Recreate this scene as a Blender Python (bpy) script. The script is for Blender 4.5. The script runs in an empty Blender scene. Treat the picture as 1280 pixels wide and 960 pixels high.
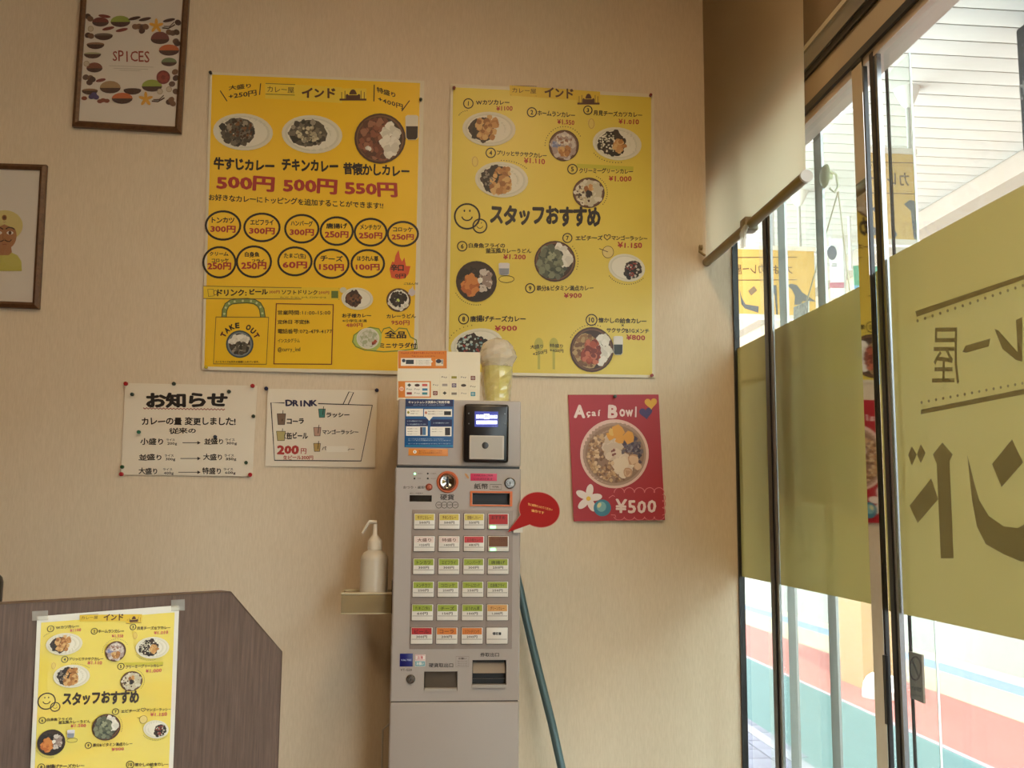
import bpy, bmesh, math, random
from mathutils import Vector, Matrix
S = bpy.context.scene
COL = S.collection
R = math.radians
# ------------------------------------------------------------------ camera, sky, sun, room light, exposure
FPX = 1230.0
_d = Vector((-113, 156, FPX))
_rl = .0085
_rx = (156*156 + 156*_rl*113 + FPX*FPX) / (113 - 156*_rl)
_r = Vector((_rx, 156 + _rl*(_rx + 113), FPX))
YC = _d.normalized(); XC = _r.normalized(); ZC = XC.cross(YC)
if ZC.y > 0: ZC = -ZC
CAM = Vector((0, -2.70, 1.25))
cd = bpy.data.cameras.new('camera')
cd.sensor_fit = 'HORIZONTAL'; cd.sensor_width = 36; cd.lens = FPX/1280*36; cd.clip_start = .02; cd.clip_end = 200
cam = bpy.data.objects.new('camera', cd); COL.objects.link(cam)
_right = Vector((XC.x, YC.x, ZC.x)); _down = Vector((XC.y, YC.y, ZC.y)); _fwd = Vector((XC.z, YC.z, ZC.z))
_m = Matrix((_right, -_down, -_fwd)).transposed().to_4x4(); _m.translation = CAM
cam.matrix_world = _m
S.camera = cam
S.view_settings.view_transform = 'Standard'; S.view_settings.look = 'None'
S.view_settings.exposure = 1.30; S.view_settings.gamma = 1.0; S.view_settings.use_curve_mapping = False

w = bpy.data.worlds.new('sky'); S.world = w; w.use_nodes = True
w.node_tree.nodes['Background'].inputs[0].default_value = (.86, .93, 1.0, 1)
w.node_tree.nodes['Background'].inputs[1].default_value = 4.2
sd = bpy.data.lights.new('sun', 'SUN'); sd.energy = 3.4; sd.angle = R(1.0); sd.color = (1, .93, .82)
sun = bpy.data.objects.new('sun', sd); COL.objects.link(sun)
sun.rotation_euler = Vector((-.08, -.62, 1.15)).to_track_quat('Z', 'Y').to_euler()

LIGHT_W = 5.6
TUBES = [(.32, -1.75), (-1.1, -2.6), (.2, -4.1)]
def room_lamp_light(x, y, z):
    a = bpy.data.lights.new('tube_light', 'AREA'); a.shape = 'RECTANGLE'; a.size = .20; a.size_y = 1.15
    a.energy = LIGHT_W; a.color = (1, .72, .42)
    o = bpy.data.objects.new('tube_light', a); COL.objects.link(o); o.location = (x, y, z)

def ray(px, py):
    c = Vector((px-640, py-480, FPX))
    return Vector((XC.dot(c), YC.dot(c), ZC.dot(c)))
def hit(px, py, p0, n):
    w_ = ray(px, py); t = (Vector(p0)-CAM).dot(n)/w_.dot(n)
    return CAM + w_*t
class Plane:                       # a plane standing in the room; P() finds its point for a measured pixel
    def __init__(s, p0, n, wave=None, base=0.0):
        s.p0 = Vector(p0); s.n = Vector(n).normalized(); s.wave = wave; s.base = base
    def P(s, px, py, off=0.0):
        o = off + s.base + (s.wave(px, py) if s.wave else 0)
        return hit(px, py, s.p0 + s.n*o, s.n)
# ------------------------------------------------------------------ materials
def lin(c):
    return tuple(((v/255)/12.92 if v/255 <= .04045 else ((v/255+.055)/1.055)**2.4) for v in c)
_mc = {}
def mat(rgb, rough=.6, metal=0.0, noise=0.0, nscale=20.0, emit=0.0, spec=.5, bump=0.0, bscale=60.0, coat=0.0, stretch=None, alpha=1.0):
    key = (tuple(rgb), rough, metal, noise, nscale, emit, spec, bump, bscale, coat, stretch, alpha)
    if key in _mc: return _mc[key]
    m = bpy.data.materials.new('mat'); m.use_nodes = True; m.name = 'm_%d_%d_%d' % tuple(int(v) for v in rgb)
    nt = m.node_tree; b = nt.nodes['Principled BSDF']; L = nt.links.new
    c = lin(rgb)
    b.inputs['Base Color'].default_value = (*c, 1); b.inputs['Roughness'].default_value = rough
    b.inputs['Metallic'].default_value = metal; b.inputs['Specular IOR Level'].default_value = spec
    b.inputs['Coat Weight'].default_value = coat
    if alpha < 1: b.inputs['Alpha'].default_value = alpha
    if noise or bump:
        tc = nt.nodes.new('ShaderNodeTexCoord'); mp = nt.nodes.new('ShaderNodeMapping'); L(tc.outputs['Object'], mp.inputs[0])
        if stretch: mp.inputs['Scale'].default_value = stretch
    if noise:
        n = nt.nodes.new('ShaderNodeTexNoise'); n.inputs['Scale'].default_value = nscale; n.inputs['Detail'].default_value = 5
        L(mp.outputs[0], n.inputs['Vector'])
        r = nt.nodes.new('ShaderNodeMapRange'); r.inputs[1].default_value = .3; r.inputs[2].default_value = .7
        r.inputs[3].default_value = 1-noise; r.inputs[4].default_value = 1+noise
        L(n.outputs['Fac'], r.inputs[0])
        mx = nt.nodes.new('ShaderNodeVectorMath'); mx.operation = 'SCALE'; mx.inputs[0].default_value = c
        L(r.outputs[0], mx.inputs['Scale']); L(mx.outputs[0], b.inputs['Base Color'])
    if bump:
        n2 = nt.nodes.new('ShaderNodeTexNoise'); n2.inputs['Scale'].default_value = bscale; n2.inputs['Detail'].default_value = 4
        L(mp.outputs[0], n2.inputs['Vector'])
        bp = nt.nodes.new('ShaderNodeBump'); bp.inputs['Strength'].default_value = min(1, bump*10); bp.inputs['Distance'].default_value = bump*.01
        L(n2.outputs['Fac'], bp.inputs['Height']); L(bp.outputs[0], b.inputs['Normal'])
    if emit:
        b.inputs['Emission Color'].default_value = (*c, 1); b.inputs['Emission Strength'].default_value = emit
    _mc[key] = m
    return m
def sheet_mat(name, trans_col, t_transp, transl_col, t_transl, rough=.05, diff_col=None, gloss=.6):
    """thin pane/film: see-through + light-scattering share with a Fresnel reflection on top"""
    m = bpy.data.materials.new(name); m.use_nodes = True; nt = m.node_tree; nt.nodes.clear(); L = nt.links.new
    out = nt.nodes.new('ShaderNodeOutputMaterial')
    tr = nt.nodes.new('ShaderNodeBsdfTransparent'); tr.inputs[0].default_value = (*lin(trans_col), 1)
    tl = nt.nodes.new('ShaderNodeBsdfTranslucent'); tl.inputs[0].default_value = (*lin(transl_col), 1)
    df = nt.nodes.new('ShaderNodeBsdfDiffuse'); df.inputs[0].default_value = (*lin(diff_col or transl_col), 1)
    m1 = nt.nodes.new('ShaderNodeMixShader'); m1.inputs[0].default_value = t_transl; L(df.outputs[0], m1.inputs[1]); L(tl.outputs[0], m1.inputs[2])
    m2 = nt.nodes.new('ShaderNodeMixShader'); m2.inputs[0].default_value = t_transp; L(m1.outputs[0], m2.inputs[1]); L(tr.outputs[0], m2.inputs[2])
    gl = nt.nodes.new('ShaderNodeBsdfGlossy'); gl.inputs['Roughness'].default_value = rough; gl.inputs[0].default_value = (1, 1, 1, 1)
    ge = nt.nodes.new('ShaderNodeNewGeometry'); dt = nt.nodes.new('ShaderNodeVectorMath'); dt.operation = 'DOT_PRODUCT'
    L(ge.outputs['Normal'], dt.inputs[0]); L(ge.outputs['Incoming'], dt.inputs[1])
    def mth(op, a, b): 
        q = nt.nodes.new('ShaderNodeMath'); q.operation = op
        for i, v in enumerate((a, b)):
            if v is None: continue
            if isinstance(v, (int, float)): q.inputs[i].default_value = v
            else: L(v, q.inputs[i])
        if op == 'MULTIPLY_ADD': q.inputs[2].default_value = .04
        return q.outputs[0]
    c1 = mth('SUBTRACT', 1.0, mth('ABSOLUTE', dt.outputs['Value'], None)); p5 = mth('POWER', c1, 5.0)     # Fresnel reflectance, the same from either side
    class _o: pass
    mu = _o(); mu.outputs = [mth('MULTIPLY', mth('MULTIPLY_ADD', p5, .96), gloss)]
    m3 = nt.nodes.new('ShaderNodeMixShader'); L(mu.outputs[0], m3.inputs[0]); L(m2.outputs[0], m3.inputs[1]); L(gl.outputs[0], m3.inputs[2])
    L(m3.outputs[0], out.inputs[0])
    return m
GLASS = sheet_mat('clear_glass', (250, 254, 252), .985, (225, 232, 228), .6, 0.0, None, .3)
VEILED = sheet_mat('veiled_glass', (248, 253, 251), .93, (240, 243, 240), .8, 0.0, None, .3)  # pale haze in the colour stands in for the pane's veil of reflections
FILM = sheet_mat('yellow_film', (214, 206, 180), .31, (196, 185, 136), .66, .12, (176, 164, 100), .45)
FILMINK = sheet_mat('film_lettering', (176, 166, 156), .36, (168, 158, 138), .66, .2, (120, 110, 86), .3)
STRIP = sheet_mat('clear_plastic', (250, 250, 248), .72, (240, 240, 235), .5, .1)

def paint_wall():
    m = bpy.data.materials.new('vinyl_wallpaper'); m.use_nodes = True; nt = m.node_tree; b = nt.nodes['Principled BSDF']; L = nt.links.new
    tc = nt.nodes.new('ShaderNodeTexCoord'); mp = nt.nodes.new('ShaderNodeMapping'); mp.inputs['Scale'].default_value = (1, 1, .12)
    L(tc.outputs['Object'], mp.inputs[0])
    n = nt.nodes.new('ShaderNodeTexNoise'); n.inputs['Scale'].default_value = 420; n.inputs['Detail'].default_value = 3; L(mp.outputs[0], n.inputs['Vector'])
    n2 = nt.nodes.new('ShaderNodeTexNoise'); n2.inputs['Scale'].default_value = 3; L(tc.outputs['Object'], n2.inputs['Vector'])
    cr = nt.nodes.new('ShaderNodeValToRGB'); cr.color_ramp.elements[0].position = .3; cr.color_ramp.elements[1].position = .7
    cr.color_ramp.elements[0].color = (*lin((216, 199, 172)), 1); cr.color_ramp.elements[1].color = (*lin((228, 212, 187)), 1)
    mxx = nt.nodes.new('ShaderNodeMath'); mxx.operation = 'MULTIPLY_ADD'; mxx.inputs[1].default_value = .7; L(n.outputs['Fac'], mxx.inputs[0])
    m3 = nt.nodes.new('ShaderNodeMath'); m3.operation = 'MULTIPLY'; m3.inputs[1].default_value = .3; L(n2.outputs['Fac'], m3.inputs[0]); L(m3.outputs[0], mxx.inputs[2])
    L(mxx.outputs[0], cr.inputs[0]); L(cr.outputs[0], b.inputs['Base Color'])
    bp = nt.nodes.new('ShaderNodeBump'); bp.inputs['Strength'].default_value = .25; bp.inputs['Distance'].default_value = .001
    L(n.outputs['Fac'], bp.inputs['Height']); L(bp.outputs[0], b.inputs['Normal'])
    b.inputs['Roughness'].default_value = .75; b.inputs['Specular IOR Level'].default_value = .3
    return m
def wood(dark, light, scale=(9, 9, .55), rough=.45, ns=14):
    m = bpy.data.materials.new('wood_grain'); m.use_nodes = True; nt = m.node_tree; b = nt.nodes['Principled BSDF']; L = nt.links.new
    tc = nt.nodes.new('ShaderNodeTexCoord'); mp = nt.nodes.new('ShaderNodeMapping'); mp.inputs['Scale'].default_value = scale
    L(tc.outputs['Object'], mp.inputs[0])
    n = nt.nodes.new('ShaderNodeTexNoise'); n.inputs['Scale'].default_value = ns; n.inputs['Detail'].default_value = 8; n.inputs['Roughness'].default_value = .7
    n.inputs['Distortion'].default_value = .3; L(mp.outputs[0], n.inputs['Vector'])
    cr = nt.nodes.new('ShaderNodeValToRGB'); cr.color_ramp.elements[0].position = .36; cr.color_ramp.elements[1].position = .66
    cr.color_ramp.elements[0].color = (*lin(dark), 1); cr.color_ramp.elements[1].color = (*lin(light), 1)
    L(n.outputs['Fac'], cr.inputs[0]); L(cr.outputs[0], b.inputs['Base Color'])
    b.inputs['Roughness'].default_value = rough
    return m
# ------------------------------------------------------------------ object helpers
ORG = {}
def tag(o, label=None, cat=None, group=None, kind=None):
    if label: o['label'] = label
    if cat: o['category'] = cat
    if group: o['group'] = group
    if kind: o['kind'] = kind
    return o
def thing(name, loc, label, cat, group=None):
    o = bpy.data.objects.new(name, None); COL.objects.link(o); o.location = loc; o.empty_display_size = .05
    ORG[o.name] = Vector(loc); return tag(o, label, cat, group)
class MB:
    def __init__(s): s.v = []; s.f = []; s.mi = []; s.mats = []; s.cur = 0
    def use(s, m):
        if m not in s.mats: s.mats.append(m)
        s.cur = s.mats.index(m); return s
    def add(s, verts, faces):
        b = len(s.v); s.v += [Vector(v) for v in verts]
        for f in faces: s.f.append([b+i for i in f]); s.mi.append(s.cur)
        return s
    def box(s, x0, x1, y0, y1, z0, z1, M=None, bev=0.0):
        if x0 > x1: x0, x1 = x1, x0
        if y0 > y1: y0, y1 = y1, y0
        if z0 > z1: z0, z1 = z1, z0
        if bev > 0:
            bm = bmesh.new(); bmesh.ops.create_cube(bm, size=1)
            for v in bm.verts: v.co = Vector(((x0+x1)/2+v.co.x*(x1-x0), (y0+y1)/2+v.co.y*(y1-y0), (z0+z1)/2+v.co.z*(z1-z0)))
            bmesh.ops.bevel(bm, geom=bm.edges[:], offset=bev, segments=3, affect='EDGES', profile=.5)
            vs = [v.co.copy() for v in bm.verts]; bm.verts.index_update(); fs = [[v.index for v in f.verts] for f in bm.faces]; bm.free()
        else:
            vs = [Vector(p) for p in ((x0,y0,z0),(x1,y0,z0),(x1,y1,z0),(x0,y1,z0),(x0,y0,z1),(x1,y0,z1),(x1,y1,z1),(x0,y1,z1))]
            fs = [(0,3,2,1),(4,5,6,7),(0,1,5,4),(1,2,6,5),(2,3,7,6),(3,0,4,7)]
        if M: vs = [M @ v for v in vs]
        return s.add(vs, fs)
    def quadbox(s, a, b, c, d, n, t):          # a slab: quad a-b-c-d pushed back by t against normal n
        n = Vector(n)*t; vs = [a, b, c, d, a-n, b-n, c-n, d-n]
        return s.add(vs, [(0,1,2,3),(7,6,5,4),(0,4,5,1),(1,5,6,2),(2,6,7,3),(3,7,4,0)])
    def tube(s, pts, r, seg=12, cap=True):
        pts = [Vector(p) for p in pts]; rs = r if isinstance(r, (list, tuple)) else [r]*len(pts)
        vs = []; n = len(pts); prev = None
        for i, p in enumerate(pts):
            t = (pts[min(i+1, n-1)]-pts[max(i-1, 0)]).normalized()
            a = prev if prev is not None else (Vector((0, 0, 1)) if abs(t.z) < .9 else Vector((1, 0, 0)))
            u = (a - t*a.dot(t)).normalized(); q = t.cross(u); prev = u
            for k in range(seg):
                an = 2*math.pi*k/seg; vs.append(p + (u*math.cos(an)+q*math.sin(an))*rs[i])
        fs = [(i*seg+k, i*seg+(k+1) % seg, (i+1)*seg+(k+1) % seg, (i+1)*seg+k) for i in range(n-1) for k in range(seg)]
        if cap: fs += [tuple(range(seg))[::-1], tuple(range((n-1)*seg, n*seg))]
        return s.add(vs, fs)
    def lathe(s, prof, o=(0, 0, 0), axis='Z', seg=32):
        o = Vector(o); vs = []; n = len(prof)
        for r, h in prof:
            for k in range(seg):
                a = 2*math.pi*k/seg; c, d = r*math.cos(a), r*math.sin(a)
                vs.append(o + (Vector((c, d, h)) if axis == 'Z' else Vector((c, -h, d)) if axis == 'Y' else Vector((-h, c, d))))
        fs = [(i*seg+k, i*seg+(k+1) % seg, (i+1)*seg+(k+1) % seg, (i+1)*seg+k) for i in range(n-1) for k in range(seg)]
        fs += [tuple(range(seg))[::-1], tuple(range((n-1)*seg, n*seg))]
        return s.add(vs, fs)
    def build(s, name, parent=None, smooth=False, origin=None, m=None):
        if m is not None: s.mats = [m]; s.mi = [0]*len(s.f)
        if not s.v: return None
        if parent is not None: org = ORG[parent.name]
        elif origin is not None: org = Vector(origin)
        else:
            xs = [v.x for v in s.v]; ys = [v.y for v in s.v]; zs = [v.z for v in s.v]
            org = Vector(((min(xs)+max(xs))/2, (min(ys)+max(ys))/2, min(zs)))
        me = bpy.data.meshes.new(name); me.from_pydata([v-org for v in s.v], [], s.f)
        for q in s.mats: me.materials.append(q)
        me.polygons.foreach_set('material_index', s.mi)
        if smooth: me.polygons.foreach_set('use_smooth', [True]*len(me.polygons))
        me.update()
        bm = bmesh.new(); bm.from_mesh(me); bmesh.ops.recalc_face_normals(bm, faces=bm.faces); bm.to_mesh(me); bm.free()
        o = bpy.data.objects.new(name, me); COL.objects.link(o)
        if smooth:
            me.set_sharp_from_angle(angle=R(40))
        if parent is not None: o.parent = parent; ORG[o.name] = org
        else: o.location = org; ORG[o.name] = org
        return o
def bx(name, m, x0, x1, y0, y1, z0, z1, parent=None, bev=0.0, **k):
    o = MB().use(m).box(x0, x1, y0, y1, z0, z1, bev=bev).build(name, parent, smooth=bev > 0); return o
def struct(o, label=None): return tag(o, label=label, kind='structure')

# ------------------------------------------------------------------ flat print: shapes and lettering on a plane
_gl = {}; _gc = {}; HAND = [True]
def glyph1(ch):
    if ch in _gc: return _gc[ch]
    c = bpy.data.curves.new('t', 'FONT'); c.body = ch; c.resolution_u = 2
    o = bpy.data.objects.new('t', c); COL.objects.link(o)
    me = bpy.data.meshes.new_from_object(o)
    vs = [(v.co.x, v.co.y) for v in me.vertices]; fs = [list(p.vertices) for p in me.polygons]
    bpy.data.objects.remove(o); bpy.data.meshes.remove(me); bpy.data.curves.remove(c)
    if vs:
        x0 = min(v[0] for v in vs); x1 = max(v[0] for v in vs)
        if ord(ch) > 0x2e80: adv = 1.0 if x1 < 1.02 else x1+.02
        else:
            adv = max(x1-x0+.12, .3 if ch in '.,:-i!()' else .52); sh = (adv-x1-x0)/2; vs = [(x+sh, y) for x, y in vs]
    else: adv = .32
    _gc[ch] = (vs, fs, adv); return _gc[ch]
def glyphs(s_, bold, res=2):
    hand = HAND[0]; k = (s_, bold, hand)
    if k in _gl: return _gl[k]
    rg = random.Random(len(s_)*31+sum(ord(c) for c in s_)); vs, fs, X = [], [], 0.0
    b = bold*(1.0 if hand else .8)
    for ch in s_:
        v0, f0, adv = glyph1(ch)
        a = rg.uniform(-.07, .07) if hand else 0; sc = rg.uniform(.93, 1.08) if hand else 1; dy = rg.uniform(-.04, .04) if hand else 0
        h_ = adv/2; v0 = [((x-h_)*sc*math.cos(a)-(y-.35)*sc*math.sin(a)+h_, (x-h_)*sc*math.sin(a)+(y-.35)*sc*math.cos(a)+.35+dy) for x, y in v0]
        n = 1 if b < .004 else (8 if b > .03 else 5)
        for i in range(n):
            t = 2*math.pi*i/n+.3; bb = b if n > 1 else 0; o = len(vs)
            vs += [(X+x+bb*math.cos(t), y+bb*math.sin(t), i) for x, y in v0]; fs += [[q+o for q in f] for f in f0]
        X += adv*(.96 if hand else 1)
    x0 = min(v[0] for v in vs); x1 = max(v[0] for v in vs); y0 = min(v[1] for v in vs); y1 = max(v[1] for v in vs)
    vs = [((x-x0)/max(x1-x0, 1e-6), (y-y0)/max(y1-y0, 1e-6), i) for x, y, i in vs]
    _gl[k] = (vs, fs); return _gl[k]
BLK = (30, 22, 20); RED = (172, 52, 44); WHITE = (238, 232, 220)
STEP = 3e-6
class Ink:
    """printed shapes in measured coordinates (crop origin + scale), laid on a plane"""
    def __init__(s, plane, off=.0006, rough=.45): s.pl = plane; s.off = off; s.T_ = (0, 0, 1); s.mb = MB(); s.rough = rough; s.mask = None
    def T(s, ox, oy, sc): s.T_ = (ox, oy, sc); return s
    def use(s, c):
        s.mb.use(c if not isinstance(c, tuple) else mat(c, s.rough)); return s
    def put(s, pts, faces):
        ox, oy, sc = s.T_; s.off += STEP
        s.mb.add([s.pl.P(ox+p[0]*sc, oy+p[1]*sc, s.off+(p[2]*5e-6 if len(p) > 2 else 0)) for p in pts], faces); return s
    def poly(s, pts, c): s.use(c); return s.put(pts, [tuple(range(len(pts)))])
    def fan(s, pts, c, rings=2):
        s.use(c); n = len(pts); cx = sum(p[0] for p in pts)/n; cy = sum(p[1] for p in pts)/n
        vs = [(cx, cy)]; fs = []
        for r in range(1, rings+1):
            vs += [(cx+(x-cx)*r/rings, cy+(y-cy)*r/rings) for x, y in pts]
        for k in range(n): fs.append((0, 1+k, 1+(k+1) % n))
        for r in range(rings-1):
            b = 1+r*n
            for k in range(n): fs.append((b+k, b+n+k, b+n+(k+1) % n, b+(k+1) % n))
        return s.put(vs, fs)
    def ell(s, cx, cy, rx, ry, c, rot=0, seg=24, rings=3):
        a = R(rot); pts = []
        for k in range(seg):
            t = 2*math.pi*k/seg; x, y = rx*math.cos(t), ry*math.sin(t)
            pts.append((cx+x*math.cos(a)-y*math.sin(a), cy+x*math.sin(a)+y*math.cos(a)))
        return s.fan(pts, c, rings)
    def blob(s, cx, cy, r, c, rng, seg=9, sq=1.0):
        a0 = rng.random()*6
        pts = [(cx+r*rng.uniform(.7, 1.15)*math.cos(a0+2*math.pi*k/seg), cy+sq*r*rng.uniform(.7, 1.15)*math.sin(a0+2*math.pi*k/seg)) for k in range(seg)]
        return s.poly(pts, c)
    def line(s, pts, wd, c, closed=False):
        s.use(c); n = len(pts); L, Rr = [], []
        for i in range(n):
            a = pts[(i-1) % n] if (closed or i > 0) else pts[i]; b = pts[(i+1) % n] if (closed or i < n-1) else pts[i]
            dx, dy = b[0]-a[0], b[1]-a[1]; l = math.hypot(dx, dy) or 1
            q = wd/2; L.append((pts[i][0]-dy/l*q, pts[i][1]+dx/l*q)); Rr.append((pts[i][0]+dy/l*q, pts[i][1]-dx/l*q))
        fs = [(i, (i+1) % n, n+(i+1) % n, n+i) for i in range(n if closed else n-1)]
        return s.put(L+Rr, fs)
    def ring(s, cx, cy, rx, ry, wd, c, seg=28, a0=0, a1=360):
        full = a1-a0 >= 360
        pts = [(cx+rx*math.cos(R(a0)+R(a1-a0)*k/seg), cy+ry*math.sin(R(a0)+R(a1-a0)*k/seg)) for k in range(seg if full else seg+1)]
        return s.line(pts, wd, c, closed=full)
    def dashes(s, cx, cy, rx, ry, a0, a1, n, sz, c):
        for k in range(n):
            a = R(a0+(a1-a0)*k/(n-1)); x, y = cx+rx*math.cos(a), cy+ry*math.sin(a)
            s.poly([(x-sz*.5, y-sz*.4), (x+sz*.5, y-sz*.6), (x+sz*.4, y+sz*.6), (x-sz*.4, y+sz*.4)], c)
        return s
    def rect(s, x0, y0, x1, y1, c, slope=0):
        nx = max(1, int(abs(x1-x0)*s.T_[2]/6)); ny = max(1, int(abs(y1-y0)*s.T_[2]/6)); s.use(c)
        vs = [(x0+(x1-x0)*i/nx, y0+(y1-y0)*j/ny+slope*(x1-x0)*i/nx) for j in range(ny+1) for i in range(nx+1)]
        return s.put(vs, [(j*(nx+1)+i, j*(nx+1)+i+1, (j+1)*(nx+1)+i+1, (j+1)*(nx+1)+i) for j in range(ny) for i in range(nx)])
    def text(s, t, x0, y0, x1, y1, c=BLK, slope=0.0, bold=.02, mirror=False, lean=0.0):
        vs, fs = glyphs(t, bold); s.use(c); h = y1-y0
        return s.put([(x0+(1-u if mirror else u)*(x1-x0)+lean*v*h, y1-v*h+slope*((1-u if mirror else u)*(x1-x0)), i) for u, v, i in vs], fs)
    def build(s, name, parent, label=None):
        o = s.mb.build(name, parent)
        if o and label: o['label'] = label
        return o
FOOD = {
 'curry': [(84, 52, 34), (66, 42, 30), (104, 66, 40), (52, 34, 26), (126, 84, 52)],
 'grey': [(70, 66, 58), (88, 82, 70), (50, 48, 44), (150, 142, 124), (112, 104, 90)],
 'katsu': [(176, 122, 66), (196, 146, 86), (150, 98, 52), (210, 170, 110)],
 'green': [(86, 92, 74), (64, 74, 62), (104, 108, 88), (124, 130, 104)],
 'cheese': [(220, 210, 180), (190, 176, 140), (60, 44, 36), (90, 66, 48)],
 'red': [(150, 66, 44), (176, 84, 58), (124, 50, 36), (196, 110, 80)],
 'dark': [(40, 32, 28), (58, 44, 36), (34, 28, 26)],
 'rice': [(226, 222, 208), (236, 232, 220), (212, 208, 194)]}
def dish(plane, parent, T, cx, cy, rx, ry, spec, seed, bowl=False, rice=1, label=None, rot=0, base=(222, 218, 196)):
    """one printed picture of a dish: plate or bowl, sauce, toppings, rice"""
    k = Ink(plane, .0022).T(*T); rng = random.Random(seed); a = R(rot)
    def tf(u, v): x, y = u*rx, v*ry; return cx+x*math.cos(a)-y*math.sin(a), cy+x*math.sin(a)+y*math.cos(a)
    def area(u0, v0, ru, rv, n, pal, s0, s1, keep=.98):
        if not bowl: ru *= 1.18; n = int(n*1.2)
        pal = FOOD[pal] if isinstance(pal, str) else pal
        for _ in range(n):
            t = rng.random()*6.28; q = math.sqrt(rng.random()); u = u0+ru*q*math.cos(t); v = v0+rv*q*math.sin(t)
            if u*u+v*v > keep*keep*(.56 if not bowl else .66): continue
            x, y = tf(u, v); k.blob(x, y, rng.uniform(s0, s1)*min(rx, ry), rng.choice(pal), rng, seg=7)
    if bowl:
        k.ell(cx, cy, rx, ry, (74, 48, 34) if bowl == 1 else bowl, seg=28); k.ell(cx, cy, rx*.93, ry*.93, (112, 78, 54) if bowl == 1 else bowl, seg=28)
        k.ell(cx, cy, rx*.86, ry*.86, (64, 44, 32), seg=26)
    else:
        k.ell(cx, cy, rx, ry, base, rot, 28); k.ell(cx, cy, rx*.9, ry*.88, tuple(int(v*.95) for v in base), rot, 26)
        k.ell(cx, cy, rx*.82, ry*.8, (228, 224, 206), rot, 24)
    u0, v0, ru, rv, _, pal = spec[0][:6]; pal = FOOD[pal] if isinstance(pal, str) else pal
    lim = .84 if bowl else .76
    pts = []
    for i in range(20):
        t = 2*math.pi*i/20; q = rng.uniform(.94, 1.06); u, v = u0+ru*(1.05 if bowl else 1.22)*q*math.cos(t), v0+rv*1.05*q*math.sin(t); l = math.hypot(u, v)
        if l > lim: u, v = u*lim/l, v*lim/l
        pts.append(tf(u, v))
    k.fan(pts, pal[1], 3)
    for s_ in spec: area(*s_)
    return k.build('printed_dish', parent, label)
def wavy(ax, ay, lx, ly, ph=0.0):
    return lambda x, y: ax*(1+math.sin(x/lx+ph)) + ay*(1+math.sin(y/ly+ph*1.7+x/400))
def sheet(plane, corners, nx, ny, m, name, parent, th=.0004, bulge=0.0):
    """a thin sheet of paper following its plane's gentle waves; corners TL TR BR BL in pixels"""
    tl, tr, br, bl = corners; mb = MB().use(m); N = (nx+1)*(ny+1); vs = []
    for back in (0, 1):
        for j in range(ny+1):
            for i in range(nx+1):
                u, v = i/nx, j/ny
                x = (tl[0]*(1-u)+tr[0]*u)*(1-v)+(bl[0]*(1-u)+br[0]*u)*v
                y = (tl[1]*(1-u)+tr[1]*u)*(1-v)+(bl[1]*(1-u)+br[1]*u)*v
                vs.append(plane.P(x, y, 0)-plane.n*(th*back))
    fs = []
    for j in range(ny):
        for i in range(nx):
            a = j*(nx+1)+i; q = (a, a+1, a+nx+2, a+nx+1); fs.append(q); fs.append(tuple(N+t for t in q[::-1]))
    edge = [i for i in range(nx+1)]+[j*(nx+1)+nx for j in range(1, ny+1)]+[ny*(nx+1)+i for i in range(nx-1, -1, -1)]+[j*(nx+1) for j in range(ny-1, 0, -1)]
    for a, b in zip(edge, edge[1:]+edge[:1]): fs.append((a, b, N+b, N+a))
    mb.add(vs, fs); return mb.build(name, parent, smooth=True)
def quad_fill(ink, corners, inset, c, nx=14, ny=18):
    tl, tr, br, bl = corners; ink.use(c); vs = []
    L, T_, Rr, B = inset
    for j in range(ny+1):
        for i in range(nx+1):
            u, v = L+(1-L-Rr)*i/nx, T_+(1-T_-B)*j/ny
            vs.append(((tl[0]*(1-u)+tr[0]*u)*(1-v)+(bl[0]*(1-u)+br[0]*u)*v, (tl[1]*(1-u)+tr[1]*u)*(1-v)+(bl[1]*(1-u)+br[1]*u)*v))
    t = ink.T_; ink.T_ = (0, 0, 1)
    ink.put(vs, [(j*(nx+1)+i, j*(nx+1)+i+1, (j+1)*(nx+1)+i+1, (j+1)*(nx+1)+i) for j in range(ny) for i in range(nx)]); ink.T_ = t

# ================================================================== THE ROOM
WALLM = paint_wall()
XW = .880; XL = -2.9; YR = -5.2; ZT = 3.05
struct(bx('wall_back', WALLM, XL-.1, XW-.004, 0, .15, 0, ZT))
WALLD = wood((92, 66, 46), (120, 90, 64), (3, 3, .6), .6, 6)
struct(bx('wall_left', WALLD, XL-.1, XL, YR, 0, 0, ZT))
struct(bx('wall_rear', WALLD, XL-.1, XW+.1, YR-.1, YR, 0, ZT))
struct(bx('ceiling', mat((226, 218, 200), .9, noise=.02), XL-.1, XW+.1, YR-.1, .15, ZT, ZT+.1))
struct(bx('floor', wood((96, 74, 54), (128, 100, 74), (2, 14, 2)), XL-.1, XW+.02, YR-.1, .15, -.1, 0))
struct(bx('baseboard_back', mat((70, 52, 40), .5), XL, XW-.02, -.012, 0, 0, .06))
for i, (x, y) in enumerate(TUBES):
    t = thing('ceiling_light', (x, y, ZT-.06), ['twin tube ceiling light nearest the menu wall', 'twin tube ceiling light in the middle left of the room', 'twin tube ceiling light at the rear near the windows'][i], 'lamp', 'ceiling lights')
    bx('housing', mat((235, 232, 225), .5), x-.11, x+.11, y-.62, y+.62, ZT-.04, ZT, t)
    for sx in (-.05, .05):
        MB().use(mat((255, 214, 160), .4, emit=3)).tube([(x+sx, y-.58, ZT-.065), (x+sx, y+.58, ZT-.065)], .015).build('tube', t, True)
    room_lamp_light(x, y, ZT-.09)

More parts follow.
